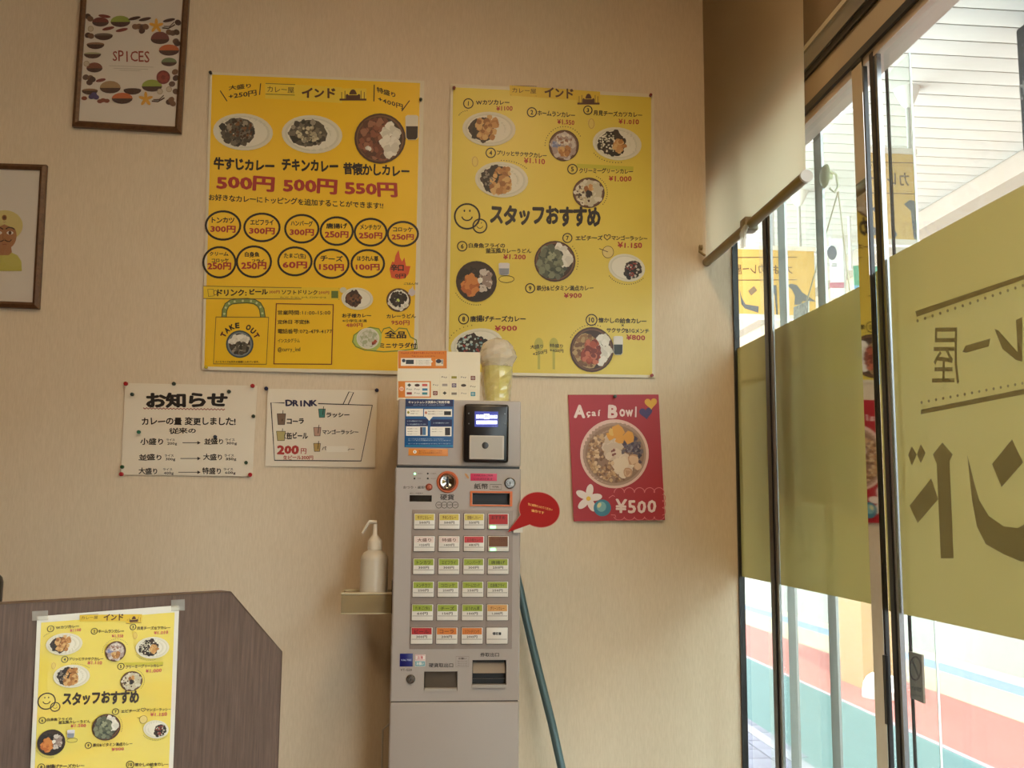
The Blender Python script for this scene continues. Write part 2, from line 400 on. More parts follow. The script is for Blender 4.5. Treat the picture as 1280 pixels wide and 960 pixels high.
# ------------------------------------------------------------------ window wall (plane x = XW)
ALU = mat((150, 150, 148), .32, .85); ALUD = mat((62, 66, 70), .35, .5); DARK = mat((30, 28, 26), .4); STEEL = mat((205, 200, 194), .04, 1.0)
BEIGE = mat((172, 158, 136), .5, .2)
def wz(m_): return 1.25+m_*XW
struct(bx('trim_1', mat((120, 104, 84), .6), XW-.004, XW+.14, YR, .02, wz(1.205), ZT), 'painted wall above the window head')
g = bpy.data.objects.new('window_1', None); COL.objects.link(g); g.location = (XW, 0, 0); ORG[g.name] = Vector((XW, 0, 0)); struct(g, 'full height shop window of clear panes in slim metal posts')
z1, z0 = 2.185, 0.0
bx('head_rail', ALU, XW-.020, XW+.05, YR, 0, 2.262, 2.312, g)
tag(bx('head_rail', mat((215, 215, 210), .15, .9), XW-.026, XW+.05, YR, 0, 2.300, 2.312, g), 'bright upper lip of the head rail')
bx('rail_groove', DARK, XW-.014, XW+.05, YR, 0, 2.247, 2.262, g)
bx('head_rail', BEIGE, XW-.008, XW+.05, YR, 0, 2.185, 2.247, g)
bx('rail_groove', ALUD, XW-.012, XW+.05, YR, 0, 2.168, 2.185, g)
bx('head_rail', mat((196, 182, 168), .4, .3), XW-.004, XW+.05, YR, 0, 2.150, 2.168, g)
bx('jamb', DARK, XW-.004, XW+.012, -.008, .0, 0, z1, g)
def vpost(name, m, y0, y1, x0=0.0, x1=.05, z0_=0, z1_=z1, label=None):
    o = bx(name, m, XW+x0, XW+x1, y0, y1, z0_, z1_, g); 
    if label: o['label'] = label
    return o
vpost('post', mat((60, 62, 68), .3, .6), -.284, -.258, -.004, .006); vpost('post', ALU, -.304, -.284, .0, .006)
for pa, pb in ((981, 972), (1029.5, 1020)):
    ya, yb = (hit(q_, 290, (XW+.07, 0, 0), Vector((-1, 0, 0))).y for q_ in (pa, pb)); vpost('post', ALU, ya, yb, .07, .076)
vpost('mirror_post', STEEL, -.867, -.820, -.006, .004, 0, 2.262, 'polished steel post that mirrors the posters')
vpost('post', DARK, -.8705, -.867, -.004, .004, 0, 2.262)
vpost('post', mat((40, 42, 48), .35, .5), -.914, -.898, -.005, .006, 0, 2.16); vpost('post', mat((128, 130, 132), .25, .8), -.926, -.914, -.003, .006, 0, 2.16)
def yat(dx, px, py): return hit(px, py, (XW+dx, 0, 0), Vector((-1, 0, 0))).y
MB().use(mat((58, 50, 46), .3, .6)).tube([(XW+.055, yat(.055, 1127, 540), 0), (XW+.055, yat(.055, 1127, 540), 2.2)], .0035, 8).build('rod', g, True)
bx('door_handle', DARK, XW-.012, XW-.0065, -.882, -.872, .86, .985, g)
bx('pane', GLASS, XW+.010, XW+.0101, -.256, -.008, 0, 2.17, g); bx('pane', GLASS, XW+.010, XW+.0101, -.820, -.306, 0, 2.17, g)
bx('pane', GLASS, XW+.010, XW+.0101, -.900, -.8715, 0, 2.15, g)
YE = yat(.06, 1158, 540)
bx('pane', VEILED, XW+.060, XW+.0601, YE, -.05, 0, 2.15, g)
bx('pane_edge', mat((214, 226, 216), .2), XW+.058, XW+.062, YE-.002, YE, 0, 2.15, g)
bx('pane', GLASS, XW+.010, XW+.0101, -2.55, -.930, 0, 2.15, g)
bx('pane', GLASS, XW+.010, XW+.0101, YR+.05, -2.62, 0, 2.15, g)
for y0, y1 in ((-.035, 0), (-2.6, -2.55)): bx('sill', ALU, XW-.02, XW+.07, y0-.0, y1, 0, .0, g) if False else None
bx('sill', ALU, XW-.02, XW+.10, YR, 0, 0, .03, g)
vpost('post', ALUD, -2.62, -2.55)
# yellow films stuck on the panes
PW = Plane((XW, 0, 0), (-1, 0, 0))
film = thing('window_film', (XW+.006, -.45, 1.07), 'translucent yellow film on the left window panes between wall corner and mirror post', 'window film', 'yellow window films')
bx('film', FILM, XW+.004, XW+.0042, -.256, -.008, 1.072, 1.709, film); bx('film', FILM, XW+.004, XW+.0042, -.820, -.306, 1.072, 1.709, film)
bx('film', FILM, XW+.004, XW+.0042, -.900, -.8715, 1.066, 1.722, film)
film2 = thing('window_film', (XW+.006, -1.6, 1.07), 'large yellow film with reversed shop lettering on the right pane', 'window film', 'yellow window films')
bx('film', FILM, XW+.004, XW+.0042, -2.55, -.930, 1.066, 1.736, film2)
k = Ink(PW, 0.0); k.mb.use(FILMINK)
def fp(pts): k.poly(pts, FILMINK)
k.off = .0015
fp([(1144, 389), (1290, 340), (1290, 346), (1146, 396)]); fp([(1151, 512), (1290, 484), (1290, 491), (1151, 518)])
for i in range(16):
    x = 1147+i*9.4; y = 401-(x-1147)*.335; k.ell(x, y, 1.6, 2.0, FILMINK, seg=8, rings=1)
    x = 1152+i*9.0; y = 503-(x-1152)*.19; k.ell(x, y, 1.5, 1.9, FILMINK, seg=8, rings=1)
k.text('屋', 1165, 410, 1199, 484, FILMINK, slope=-.12, bold=0, mirror=True)
fp([(1203, 440), (1207, 432), (1238, 423), (1236, 433), (1208, 441)])
fp([(1243, 411), (1248, 413), (1272, 440), (1270, 400), (1278, 396), (1278, 452), (1270, 450), (1253, 436)])
fp([(1140, 558), (1146, 568), (1140, 582), (1135, 569)]); fp([(1151, 555), (1157, 566), (1151, 579), (1146, 568)])
fp([(1178, 553), (1191, 568), (1187, 576), (1192, 698), (1176, 698), (1171, 580), (1166, 568)])
fp([(1164, 598), (1173, 624), (1147, 654), (1137, 632)])
fp([(1209, 568), (1217, 600), (1224, 625), (1236, 645), (1255, 658), (1272, 660), (1290, 650), (1290, 700), (1276, 702), (1255, 693), (1232, 680), (1221, 658), (1215, 625)])
fp([(1265, 549), (1279, 578), (1252, 609), (1240, 580)])
fp([(1290, 560), (1310, 570), (1330, 700), (1312, 706), (1302, 600)])
k.build('lettering', film2, 'grey reversed lettering and dotted lines')
ns = thing('no_smoking_sign', (XW-.01, -.985, .95), 'small brown no smoking plate fixed to the thin rod', 'sign')
ps = Plane((XW+.045, 0, 0), (-1, 0, 0))
c4 = [(1135.5, 814), (1152, 818.5), (1154.5, 879.5), (1138, 872)]
MB().use(mat((112, 94, 78), .4)).quadbox(*[ps.P(*q) for q in c4], (-1, 0, 0), .004).build('plate', ns)
k = Ink(ps, .0005).T(0, 0, 1)
k.ring(1144.2, 835.5, 7.0, 14.5, 2.0, (60, 26, 22)); k.line([(1139.5, 824), (1149, 847)], 2.0, (60, 26, 22)); k.line([(1143, 830), (1146.5, 842)], 1.6, BLK)
k.text('での喫煙', 1139, 857, 1152, 863, (38, 26, 22), slope=.18, bold=.03); k.text('NO SMOKING', 1140, 867, 1151, 870, (38, 26, 22), slope=.18)
k.build('printed_symbol', ns)

# ------------------------------------------------------------------ roller blind
XB = .80
BL = sheet_mat('blind_fabric', (230, 220, 200), .0, (252, 238, 210), .8, .4, (232, 216, 186), .05)
bl = thing('roller_blind', (XB, -.38, 1.96), 'cream roller blind pulled part way down beside the wall corner', 'blind')
PB = Plane((XB, 0, 0), (-1, 0, 0))
mb = MB().use(BL); ny_, nz_ = 24, 14; vs = []
for j in range(nz_+1):
    for i in range(ny_+1):
        y = -.006-(.755)*i/ny_ - .0*j; z = 1.962+(ZT-.07-1.962)*j/nz_
        if i == ny_: y = -.745-.03*j/nz_
        vs.append((XB+.0015*math.sin(i*.5+j*.2), y, z))
mb.add(vs, [(j*(ny_+1)+i, j*(ny_+1)+i+1, (j+1)*(ny_+1)+i+1, (j+1)*(ny_+1)+i) for j in range(nz_) for i in range(ny_)])
mb.build('fabric', bl, True)
BRZ = mat((132, 118, 88), .38, .55)
MB().use(BRZ).tube([(XB, -.008, 1.958), (XB, -.742, 1.958)], .0125, 20).build('bottom_bar', bl, True)
MB().use(mat((200, 200, 196), .35)).tube([(XB, -.742, 1.958), (XB, -.75, 1.958)], .0135, 20).build('end_cap', bl, True)
MB().use(mat((240, 236, 226), .5)).tube([(XB, -.0, ZT-.05), (XB, -.775, ZT-.05)], .03, 20).build('roller_tube', bl, True)
q = PB.P(936, 286)
bx('clip', mat((132, 120, 96), .4, .3), XB-.017, XB+.017, q.y-.022, q.y+.018, 1.942, 1.976, bl, bev=.003)
mb = MB().use(STRIP)
for dx in (0, .012):
    mb.tube([(XB-.016, q.y-.02-dx, 1.95), (XB-.02, q.y-.01-dx, 1.935), (XB-.018, q.y+.0-dx, 1.90)], [.006, .007, .004], 8)
mb.build('plastic_strap', bl, True)
mb = MB().use(mat((150, 130, 92), .5))
mb.tube([(XB-.012, -.03, 1.972), (XB-.024, -.02, 1.985), (XB-.02, -.012, 2.0)], .0035, 8); mb.lathe([(0, -.006), (.008, -.004), (.008, .004), (0, .006)], (XB-.02, -.018, 1.998), 'X', 12)
mb.build('pull_knob', bl, True)

# ================================================================== OUTDOORS
ZG = -.05
struct(bx('street_ground', mat((150, 150, 148), .9, noise=.05), XW+.12, 12, -12, 26, ZG-.12, ZG-.012))
PAV = mat((100, 98, 110), .85, noise=.06, nscale=8); pv = struct(bx('pavement', mat((60, 58, 60), .9), XW+.12, 1.99, -12, 22, ZG-.05, ZG-.006))
ORG[pv.name] = Vector(pv.location)
pme = None; n = 0
for j in range(26):
    for i in range(5):
        x = XW+.14+i*.215+((j % 2)*.1 if False else 0); y = .6+j*.2
        if n >= 290: continue
        if pme is None:
            o = bx('paver', PAV, x, x+.207, y, y+.192, ZG-.03, ZG, pv, bev=.004); pme = o; base_ = Vector((x, y))
        else:
            o = bpy.data.objects.new('paver', pme.data); COL.objects.link(o); o.parent = pv; o.location = (x-base_.x, y-base_.y, random.Random(n).uniform(-.0015, .0015))
        n += 1
struct(bx('kerb', mat((124, 120, 126), .8), 1.96, 2.03, -12, 22, ZG-.03, ZG+.004))
struct(bx('street_lane', mat((66, 94, 92), .85, noise=.05, nscale=2.5, bump=.04), 2.03, 2.95, -12, 24, ZG-.03, ZG-.001), 'teal coated lane of the street')
struct(bx('street_lane', mat((136, 66, 58), .85, noise=.08, nscale=5, bump=.08, bscale=40), 2.95, 3.79, -12, 24, ZG-.03, ZG), 'red coated lane of the street')
struct(bx('street_line', mat((130, 110, 116), .8), 2.93, 2.965, -12, 24, ZG-.03, ZG+.002), 'pale line between the teal and red lanes')
struct(bx('street_lane', mat((138, 124, 98), .85, noise=.04), 3.79, 4.32, -12, 24, ZG-.03, ZG), 'cream walkway strip')
struct(bx('street_lane', mat((84, 98, 120), .85, noise=.05), 4.32, 4.56, -12, 24, ZG-.03, ZG), 'pale blue walkway strip')
struct(bx('street_lane', mat((134, 128, 110), .85, noise=.04), 4.56, 4.95, -12, 24, ZG-.03, ZG), 'light walkway strip along the far wall')
fw = struct(bx('facade_wall', mat((138, 134, 127), .85, noise=.03, nscale=4, bump=.05, bscale=30), 4.8, 5.1, -12, 24, ZG, 3.4), 'pale grey wall across the street')
# canopy soffit of white planks running away from the shop
so = struct(bx('canopy_soffit', mat((120, 116, 110), .8), XW+.14, 2.46, -1.75, 9.0, 2.765, 2.85))
ORG[so.name] = Vector(so.location)
pm = None
for j in range(107):
    y = -1.753+j*.1
    if pm is None:
        pm = bx('plank', mat((182, 176, 166), .6), XW+.14, 2.455, y, y+.0945, 2.75, 2.765, so, bev=.0015); y00 = y
    else:
        o = bpy.data.objects.new('plank', pm.data); COL.objects.link(o); o.parent = so; o.location = (0, y-y00, 0)
struct(bx('canopy_fascia', mat((150, 136, 122), .7, noise=.03), 2.46, 2.56, -1.75, 9.0, 2.66, 2.85), 'brown grey fascia board along the canopy edge')
struct(bx('canopy_beam', mat((176, 152, 126), .8, noise=.04, bump=.1, bscale=50), 2.57, 2.72, -1.75, 9.0, 2.30, 2.78), 'cream rendered beam beyond the canopy')
# soffit downlights
for i, (x, y, r) in enumerate(((1.51, .66, .085), (2.3, 2.65, .09))):
    t = thing('downlight', (x, y, 2.742), ['round white downlight rim in the soffit nearer the shop window', 'round white downlight rim in the soffit over the hanging white banner'][i], 'lamp', 'soffit downlights')
    MB().use(mat((214, 214, 212), .4)).lathe([(r, .0075), (r, 0), (r*.86, 0), (r*.8, .006), (r*.8, .0075)], (x, y, 2.742), 'Z', 40).build('rim', t, True)
    MB().use(mat((170, 168, 164), .5)).lathe([(0, .004), (r*.8, .0045), (r*.8, .007), (0, .007)], (x, y, 2.742), 'Z', 40).build('lens', t, True)
# column and white dome bollard
struct(bx('canopy_column', mat((150, 118, 78), .85, noise=.06, bump=.12, bscale=30), 3.29, 3.62, 4.55, 4.95, ZG, 3.2), 'cream rendered street column')
t = thing('bollard', (3.28, 4.25, ZG), 'low white dome shaped bollard beside the cream column', 'bollard')
MB().use(mat((232, 228, 222), .4)).lathe([(.125, 0), (.125, .06), (.117, .10), (.095, .14), (.06, .165), (0, .175)], (3.28, 4.25, ZG), 'Z', 32).build('dome', t, True)
MB().use(mat((176, 152, 146), .6)).lathe([(.13, 0), (.13, .05), (.125, .052), (0, .052)], (3.28, 4.25, ZG), 'Z', 32).build('base_ring', t, True)
# hanging shop sign, and a board for its likely reflection
YEL = mat((206, 166, 88), .5, noise=.05, nscale=6)
def hanging_sign(Y, x0p, y0p, x1p, y1p, label, rods, draw):
    pl = Plane((0, Y, 0), (0, -1, 0)); a = pl.P(x0p, y0p); b = pl.P(x1p, y1p)
    t = thing('hanging_sign', ((a.x+b.x)/2, Y, b.z), label, 'sign', 'yellow hanging shop signs')
    bx('board', YEL, a.x, b.x, Y, Y+.02, b.z, a.z, t)
    for z0_, z1_ in ((a.z-.008, a.z+.012), (b.z-.012, b.z+.008)): bx('frame_rail', mat((222, 210, 196), .5), a.x-.008, b.x+.008, Y-.004, Y+.026, z0_, z1_, t)
    for px in rods:
        x = pl.P(px, y0p).x
        MB().use(mat((176, 172, 166), .4)).tube([(x, Y+.01, a.z), (x, Y+.01, 2.72)], .008, 10).build('hanger_rod', t, True)
        MB().use(mat((216, 210, 202), .4)).lathe([(.008, -.07), (.022, -.055), (.042, -.01), (.045, 0), (0, 0)], (x, Y+.01, 2.75), 'Z', 20).build('ceiling_cup', t, True)
    draw(pl, t)
BR_ = (96, 66, 44); GR = (84, 88, 92)
def d1(pl, t):
    k = Ink(pl, .001).T(910, 290, .1328)
    for y in (240, 453): k.line([(85, y), (650, y-3)], 8, BR_)
    k.text('カレー屋', 60, 300, 345, 400, BR_, mirror=True, bold=.01); k.text('カお', 370, 310, 610, 395, BR_, mirror=True, bold=.01)
    k.poly([(188, 555), (245, 508), (275, 550), (218, 600)], (130, 108, 84))
    k.poly([(108, 535), (130, 620), (165, 680), (290, 700), (285, 760), (160, 720), (125, 680)], GR)
    k.poly([(410, 500), (455, 500), (470, 780), (455, 780), (440, 600)], GR)
    k.poly([(560, 505), (590, 485), (650, 500), (700, 570), (830, 655), (700, 650), (690, 680), (625, 685), (630, 600), (600, 540)], GR)
    k.build('lettering', t)
hanging_sign(1.65, 919, 309, 1020, 397, 'yellow hanging shop sign with reversed lettering just beyond the blind', (967, 1001), d1)
def d2(pl, t):
    k = Ink(pl, .001).T(1080, 170, .15625)
    for y in (208, 455): k.line([(45, y), (405, y+8)], 7, BR_)
    for i in range(12):
        k.ell(60+i*29, 232+i*.7, 4, 4, BR_, seg=6, rings=1); k.ell(60+i*29, 437+i*.5, 4, 4, BR_, seg=6, rings=1)
    k.text('カレ', 185, 292, 362, 400, BR_, mirror=True, bold=.02); k.line([(45, 335), (85, 337)], 12, BR_)
    k.poly([(320, 545), (368, 510), (405, 520), (425, 830), (400, 825), (378, 640), (375, 600)], GR)
    k.poly([(62, 582), (98, 555), (98, 620)], GR); k.poly([(62, 725), (105, 735), (105, 795), (62, 790)], GR); k.poly([(240, 740), (268, 790), (240, 830)], GR)
    k.build('lettering', t)
hanging_sign(.5, 1085.5, 188, 1148, 303, 'yellow board for the likely shop sign reflection past the dark door post', (1139,), d2)  # solid board built for what is likely the sign's reflection in glass
t = thing('black_sign', (1.82, -.3, 2.33), 'black sign box hanging from the soffit at the right edge', 'sign')
bx('sign_box', mat((7, 6, 5), .6, spec=.2), 1.80, 1.88, -.62, .03, 2.335, 2.735, t, bev=.008)
pb = Plane((1.80, 0, 0), (-1, 0, 0)); k = Ink(pb, .001)
k.text('カ', 1274, 100, 1284, 125, (70, 64, 56), mirror=True)
k.build('lettering', t); MB().use(DARK).tube([(1.84, -.1, 2.73), (1.84, -.1, 2.752)], .01).build('hanger', t)
# white vertical banner, green and blue banner
t = thing('vertical_banner', (1.9, 2.4, 2.0), 'white hanging banner with navy top, dark disc and pink band', 'banner')
pl = Plane((0, 2.4, 0), (0, -1, 0)); a = pl.P(1036, 263); b = pl.P(1056, 372)
bx('cloth', mat((232, 234, 240), .7), a.x, b.x, 2.4, 2.408, b.z, a.z, t)
k = Ink(pl, .001)
k.rect(1036.5, 263.5, 1055.8, 272, (96, 108, 140)); k.ell(1040, 316, 6, 9, (92, 100, 116)); k.line([(1040, 330), (1046, 330)], 1, GR); k.line([(1040, 332.5), (1046, 332.5)], 1, GR)
k.rect(1037, 353, 1055, 360, (206, 130, 150)); k.build('printed_design', t)
MB().use(mat((214, 212, 210), .4)).tube([(b.x+.008, 2.41, b.z-.1), (b.x+.008, 2.41, 2.75)], .008).build('pole', t, True)
t = thing('street_banner', (1.8, 2.0, 1.2), 'green and blue street banner behind the yellow film', 'banner')
pl = Plane((0, 2.0, 0), (0, -1, 0)); a = pl.P(1067, 332); b = pl.P(1079, 352); c = pl.P(1079, 480)
bx('cloth', mat((70, 150, 118), .7), a.x, a.x+.16, 2.0, 2.005, b.z-.02, a.z, t); tag(bx('cloth', mat((104, 160, 196), .7), a.x, a.x+.16, 2.0, 2.005, c.z, b.z-.02, t), 'blue lower banner cloth')
MB().use(mat((214, 212, 210), .4)).tube([(a.x-.01, 2.01, a.z-.02), (a.x-.01, 2.01, 2.75)], .008).build('pole', t, True)
# suction hook on the glass, cord and hanging poster
t = thing('suction_hook', (XW+.075, -.61, 1.99), 'pale yellow suction cup hook stuck on the window glass', 'hook')
hk = Plane((XW+.064, 0, 0), (-1, 0, 0)); q = hk.P(1026, 220)
MB().use(mat((214, 216, 170), .35)).lathe([(0, .004), (.016, .0035), (.026, 0), (.029, -.004), (.022, -.006), (.008, -.012), (.008, -.02), (0, -.02)], (XW+.071, q.y, q.z), 'X', 28).build('suction_cup', t, True)
hy, hz = q.y-.008, q.z
MB().use(mat((222, 220, 190), .4)).tube([(XW+.085, hy, hz+.01), (XW+.098, hy-.004, hz), (XW+.10, hy-.006, hz-.03), (XW+.09, hy-.008, hz-.045), (XW+.078, hy-.008, hz-.035)], .003, 8).build('hook', t, True)
XP = XW+.125; pp = Plane((XP, 0, 0), (-1, 0, 0))
t = thing('hanging_poster', (XP, -.6, 1.2), 'pinkish poster hanging on a cord outside, seen through the yellow film', 'poster')
cq = [(999, 402), (1068, 382), (1074, 646), (1001, 626)]
MB().use(mat((240, 150, 140), .7, noise=.05)).quadbox(*[pp.P(*c_) for c_ in cq], (-1, 0, 0), .003).build('board', t)
k = Ink(pp, .001); rng = random.Random(5); DG = (44, 42, 44)
k.poly([(1003, 432), (1016, 426), (1022, 470), (1020, 620), (1005, 618)], DG); k.poly([(1024, 452), (1036, 446), (1042, 560), (1040, 600), (1030, 596)], DG)
k.poly([(1018, 420), (1030, 432), (1026, 476), (1015, 470)], (140, 124, 108)); k.ring(1051, 468, 4, 11, 1.6, DG)
for i in range(4): k.line([(1034+i*3, 425), (1038+i*3, 446), (1036+i*3, 460)], 1, DG)
k.line([(1045, 572), (1058, 558), (1068, 560)], 1, DG); k.line([(1045, 572), (1047, 612), (1066, 622)], 1, DG)
for i in range(3): k.ring(1058, 598, 5+i*2, 11+i*5, .9, DG, a0=60, a1=250)
k.build('printed_figures', t)
MB().use(mat((226, 214, 180), .7)).tube([(XW+.10, hy-.006, hz-.042), tuple(pp.P(1003, 396))], .0017, 6).build('cord', t, True)
MB().use(mat((226, 214, 180), .7)).tube([(XW+.10, hy-.006, hz-.042), tuple(pp.P(1064, 380))], .0017, 6).build('cord', t, True)
c3 = [(992, 384), (1010, 376), (1010, 398), (992, 408)]
MB().use(mat((232, 228, 214), .7, noise=.3, nscale=90)).quadbox(*[Plane((XP-.008, 0, 0), (-1, 0, 0)).P(*c_) for c_ in c3], (-1, 0, 0), .004).build('small_card', t)

# ================================================================== POSTERS ON THE BACK WALL
PAPER = mat((226, 216, 190), .5); YP = (242, 196, 22); YP2 = (226, 203, 80)
def yellow(rgb): return mat(rgb, .38, noise=.035, nscale=5, spec=.5)
pin0 = {}
def push_pin(x, y, rgb, label, group, ypos=-.004, r=.0045):
    k_ = (rgb, r)
    if k_ not in pin0:
        mb = MB().use(mat(rgb, .3)).lathe([(0, .0085), (.7*r, .0085), (r, .007), (r*.95, .0052), (r*.55, .004), (r*.6, .0015), (r*.95, 0), (0, 0)], (0, 0, 0), 'Y', 16)
        o = mb.build('push_pin', None, True, origin=(0, 0, 0)); pin0[k_] = o
    else:
        o = pin0[k_].copy(); COL.objects.link(o)
    p = hit(x, y, (0, ypos, 0), Vector((0, -1, 0))); o.location = p
    return tag(o, label, 'push pin', group)
def mosque(k, x0, y0, x1, y1, bg):
    w_, h_ = x1-x0, y1-y0; X = lambda u: x0+u*w_; Y = lambda v: y0+v*h_; B = (84, 50, 34)
    k.rect(x0, y0, x1, y1, bg, .0)
    k.rect(X(0), Y(.84), X(1), Y(1), B)
    for u in (.08, .2, .8, .92): k.rect(X(u-.012), Y(.2 if .1 < u < .9 else .3), X(u+.012), Y(.85), B)
    k.rect(X(.32), Y(.55), X(.68), Y(.85), B); k.fan([(X(.5+.14*math.cos(a)), Y(.5-.36*math.sin(a)*(1 if math.sin(a) < .8 else 1.15))) for a in [math.pi*i/10 for i in range(11)]], B, 1)
    for u in (.28, .72): k.ell(X(u), Y(.6), w_*.05, h_*.14, B, seg=10, rings=1); k.rect(X(u-.05), Y(.6), X(u+.05), Y(.85), B)
def num(k, n_, cx, cy, r=26):
    k.ring(cx, cy, r, r, 6, BLK, 22); q_ = .1 if n_ == '1' else .3 if len(n_) == 1 else .5; k.text(n_, cx-q_*r, cy-.5*r, cx+q_*r, cy+.5*r, BLK, bold=.03)
def cup(plane, parent, T, x0, y0, x1, y1, top, bot, seedl=None):
    k = Ink(plane, .0028).T(*T); w_ = x1-x0; h_ = y1-y0
    k.fan([(x0, y0+h_*.06), (x0+w_*.15, y0), (x1-w_*.15, y0), (x1, y0+h_*.06), (x1-w_*.03, y0+h_*.9), (x1-w_*.2, y1), (x0+w_*.2, y1), (x0+w_*.03, y0+h_*.9)], top, 3)
    k.off += .0003
    k.poly([(x0+w_*.05, y0+h_*.45), (x1-w_*.05, y0+h_*.45), (x1-w_*.08, y0+h_*.9), (x1-w_*.22, y0+h_*.98), (x0+w_*.22, y0+h_*.98), (x0+w_*.08, y0+h_*.9)], bot)
    return k.build('printed_cup', parent)

# ---- left price poster
cor = [(262, 90), (530.5, 101), (522, 468.5), (252, 462.5)]
PL = Plane((0, 0, 0), (0, -1, 0), wavy(.0022, .0016, 60, 75, .4), .0035)
po = thing('menu_poster', (-.31, -.004, 1.62), 'deep yellow price poster with three large curries on top and circled prices below', 'poster', 'yellow menu posters')
sheet(PL, cor, 22, 30, PAPER, 'paper', po)
k = Ink(PL, .0003); quad_fill(k, cor, (.012, .008, .02, .012), yellow(YP), 22, 30); k.build('printed_ground', po)
k = Ink(PL, .0008)
A = (240, 80, .2344); k.T(*A)
k.text('大盛り', 195, 115, 315, 142, slope=-.12); k.text('+250円', 195, 158, 345, 190, slope=-.14)
k.line([(150, 142), (187, 198)], 5, BLK); k.line([(366, 103), (360, 165)], 5, BLK); k.line([(972, 110), (970, 200)], 5, BLK); k.line([(1160, 195), (1118, 252)], 5, BLK)
k.text('特盛り', 985, 120, 1085, 150, slope=.3); k.text('+400円', 992, 172, 1125, 200, slope=.33)
k.rect(390, 100, 800, 184, (236, 204, 60), .06); k.line([(392, 104), (550, 110)], 3, BLK); k.line([(392, 160), (548, 166)], 3, BLK)
k.text('カレー屋', 402, 118, 545, 152, (70, 44, 30), .03, .005); k.text('インド', 585, 124, 765, 180, (84, 52, 34), .03, .045)
mosque(k, 787, 130, 930, 195, (236, 204, 60))
k.text('牛すじカレー', 115, 495, 440, 562, slope=.04, bold=.05); k.text('チキンカレー', 478, 503, 780, 568, slope=.04, bold=.05); k.text('昔懐かしカレー', 806, 522, 1160, 590, slope=.05, bold=.04)
k.text('500円', 130, 585, 443, 668, RED, .05, .045); k.text('500円', 485, 600, 777, 683, RED, .05, .045); k.text('550円', 815, 620, 1097, 700, RED, .05, .045)
k.text('お好きなカレーにトッピングを追加することができます!!', 90, 690, 1020, 728, slope=.05, bold=.02)
B = (240, 250, .2396); k.T(*B)
for cx, cy, rx, ry, t1, t2 in [(162, 133, 90, 74, 'トンカツ', '300円'), (365, 143, 92, 72, 'エビフライ', '300円'), (573, 150, 87, 72, 'ハンバーグ', '300円'), (755, 162, 84, 72, '唐揚げ', '250円'),
        (932, 168, 83, 70, 'メンチカツ', '250円'), (1100, 177, 79, 63, 'コロッケ', '250円'), (143, 325, 84, 79, None, '250円'), (323, 322, 89, 80, None, '250円'),
        (537, 320, 87, 73, 'たまご(生)', '60円'), (728, 333, 89, 74, 'チーズ', '150円'), (917, 332, 85, 71, 'ほうれん草', '100円')]:
    k.ring(cx, cy, rx, ry, 11, BLK, 30)
    if t1: k.text(t1, cx-rx*.66, cy-ry*.6, cx+rx*.66, cy-ry*.18, bold=.03, slope=.02)
    k.text(t2, cx-rx*.74, cy-ry*.02, cx+rx*.74, cy+ry*.48, RED, bold=.04, slope=.02)
k.text('クリーム', 92, 270, 190, 292, bold=.03); k.text('コロッケ', 102, 304, 192, 326, bold=.03); k.text('白身魚', 275, 270, 352, 300, bold=.03); k.text('フライ', 312, 308, 378, 328, bold=.03)
k.fan([(1040, 405), (1030, 360), (1045, 320), (1052, 340), (1062, 290), (1078, 260), (1085, 300), (1098, 325), (1108, 300), (1118, 350), (1140, 345), (1130, 385), (1112, 408), (1075, 414)], (214, 84, 40), 1)
k.text('辛口', 1035, 335, 1105, 372, bold=.04); k.text('0円', 1060, 385, 1115, 408, bold=.03)
k.rect(60, 450, 770, 514, (232, 198, 40), .01); k.line([(60, 449), (768, 462)], 3, BR_); k.line([(60, 514), (768, 518)], 3, BR_)
k.line([(82, 466), (112, 466), (116, 500), (86, 503)], 3, BR_, True); k.ring(122, 483, 9, 12, 3, BR_, 12)
k.text('ドリンク:', 130, 466, 285, 502, bold=.04); k.text('ビール', 300, 464, 396, 494, bold=.05); k.text('300円', 402, 472, 458, 488, RED); k.text('ソフトドリンク', 468, 470, 655, 494, bold=.03); k.text('200円', 660, 475, 716, 492, RED)
k.text('オレンジ、ウーロン、コーラ、ジンジャーエール', 460, 503, 700, 513); k.rect(727, 474, 763, 512, (96, 120, 50))
k.line([(125, 610), (400, 612), (388, 857), (112, 855)], 4, BR_, True)
arc = [(167, 612), (170, 575), (182, 548), (205, 532), (240, 527), (290, 525), (325, 530), (350, 545), (364, 570), (370, 612)]
k.line(arc, 28, (70, 72, 40)); k.line(arc, 20, (128, 146, 78))
for i in range(0, 9): k.ell((arc[i][0]+arc[i+1][0])/2, (arc[i][1]+arc[i+1][1])/2, 6, 6, (196, 200, 140), seg=8, rings=1)
for i, ch in enumerate('TAKE OUT'):
    if ch == ' ': continue
    a = R(-150+i*17.5); cx, cy = 249+98*math.cos(a), 752+98*math.sin(a)
    vs_, fs_ = glyphs(ch, .05); ca, sa = math.cos(a+math.pi/2), math.sin(a+math.pi/2); k.use((90, 26, 18) if i in (0, 7) else BLK)
    k.put([(cx+((u-.5)*24)*ca-((.5-v)*30)*sa, cy+((u-.5)*24)*sa+((.5-v)*30)*ca, i_) for u, v, i_ in vs_], fs_)
k.ring(249, 752, 68, 68, 8, (60, 74, 80)); k.text('ルーとライスを別々の容器に入れています。', 122, 838, 350, 850)
k.line([(440, 541), (737, 546), (728, 857), (427, 855)], 7, (110, 36, 24), True)
k.text('営業時間:11:00-15:00', 447, 574, 722, 600, bold=.01); k.text('定休日 不定休', 447, 624, 615, 648, bold=.02); k.text('電話番号:072-479-4177', 447, 672, 730, 698, bold=.01)
k.text('インスタグラム', 447, 722, 562, 745, bold=.01); k.text('@curry_ind', 447, 768, 565, 795, bold=.01)
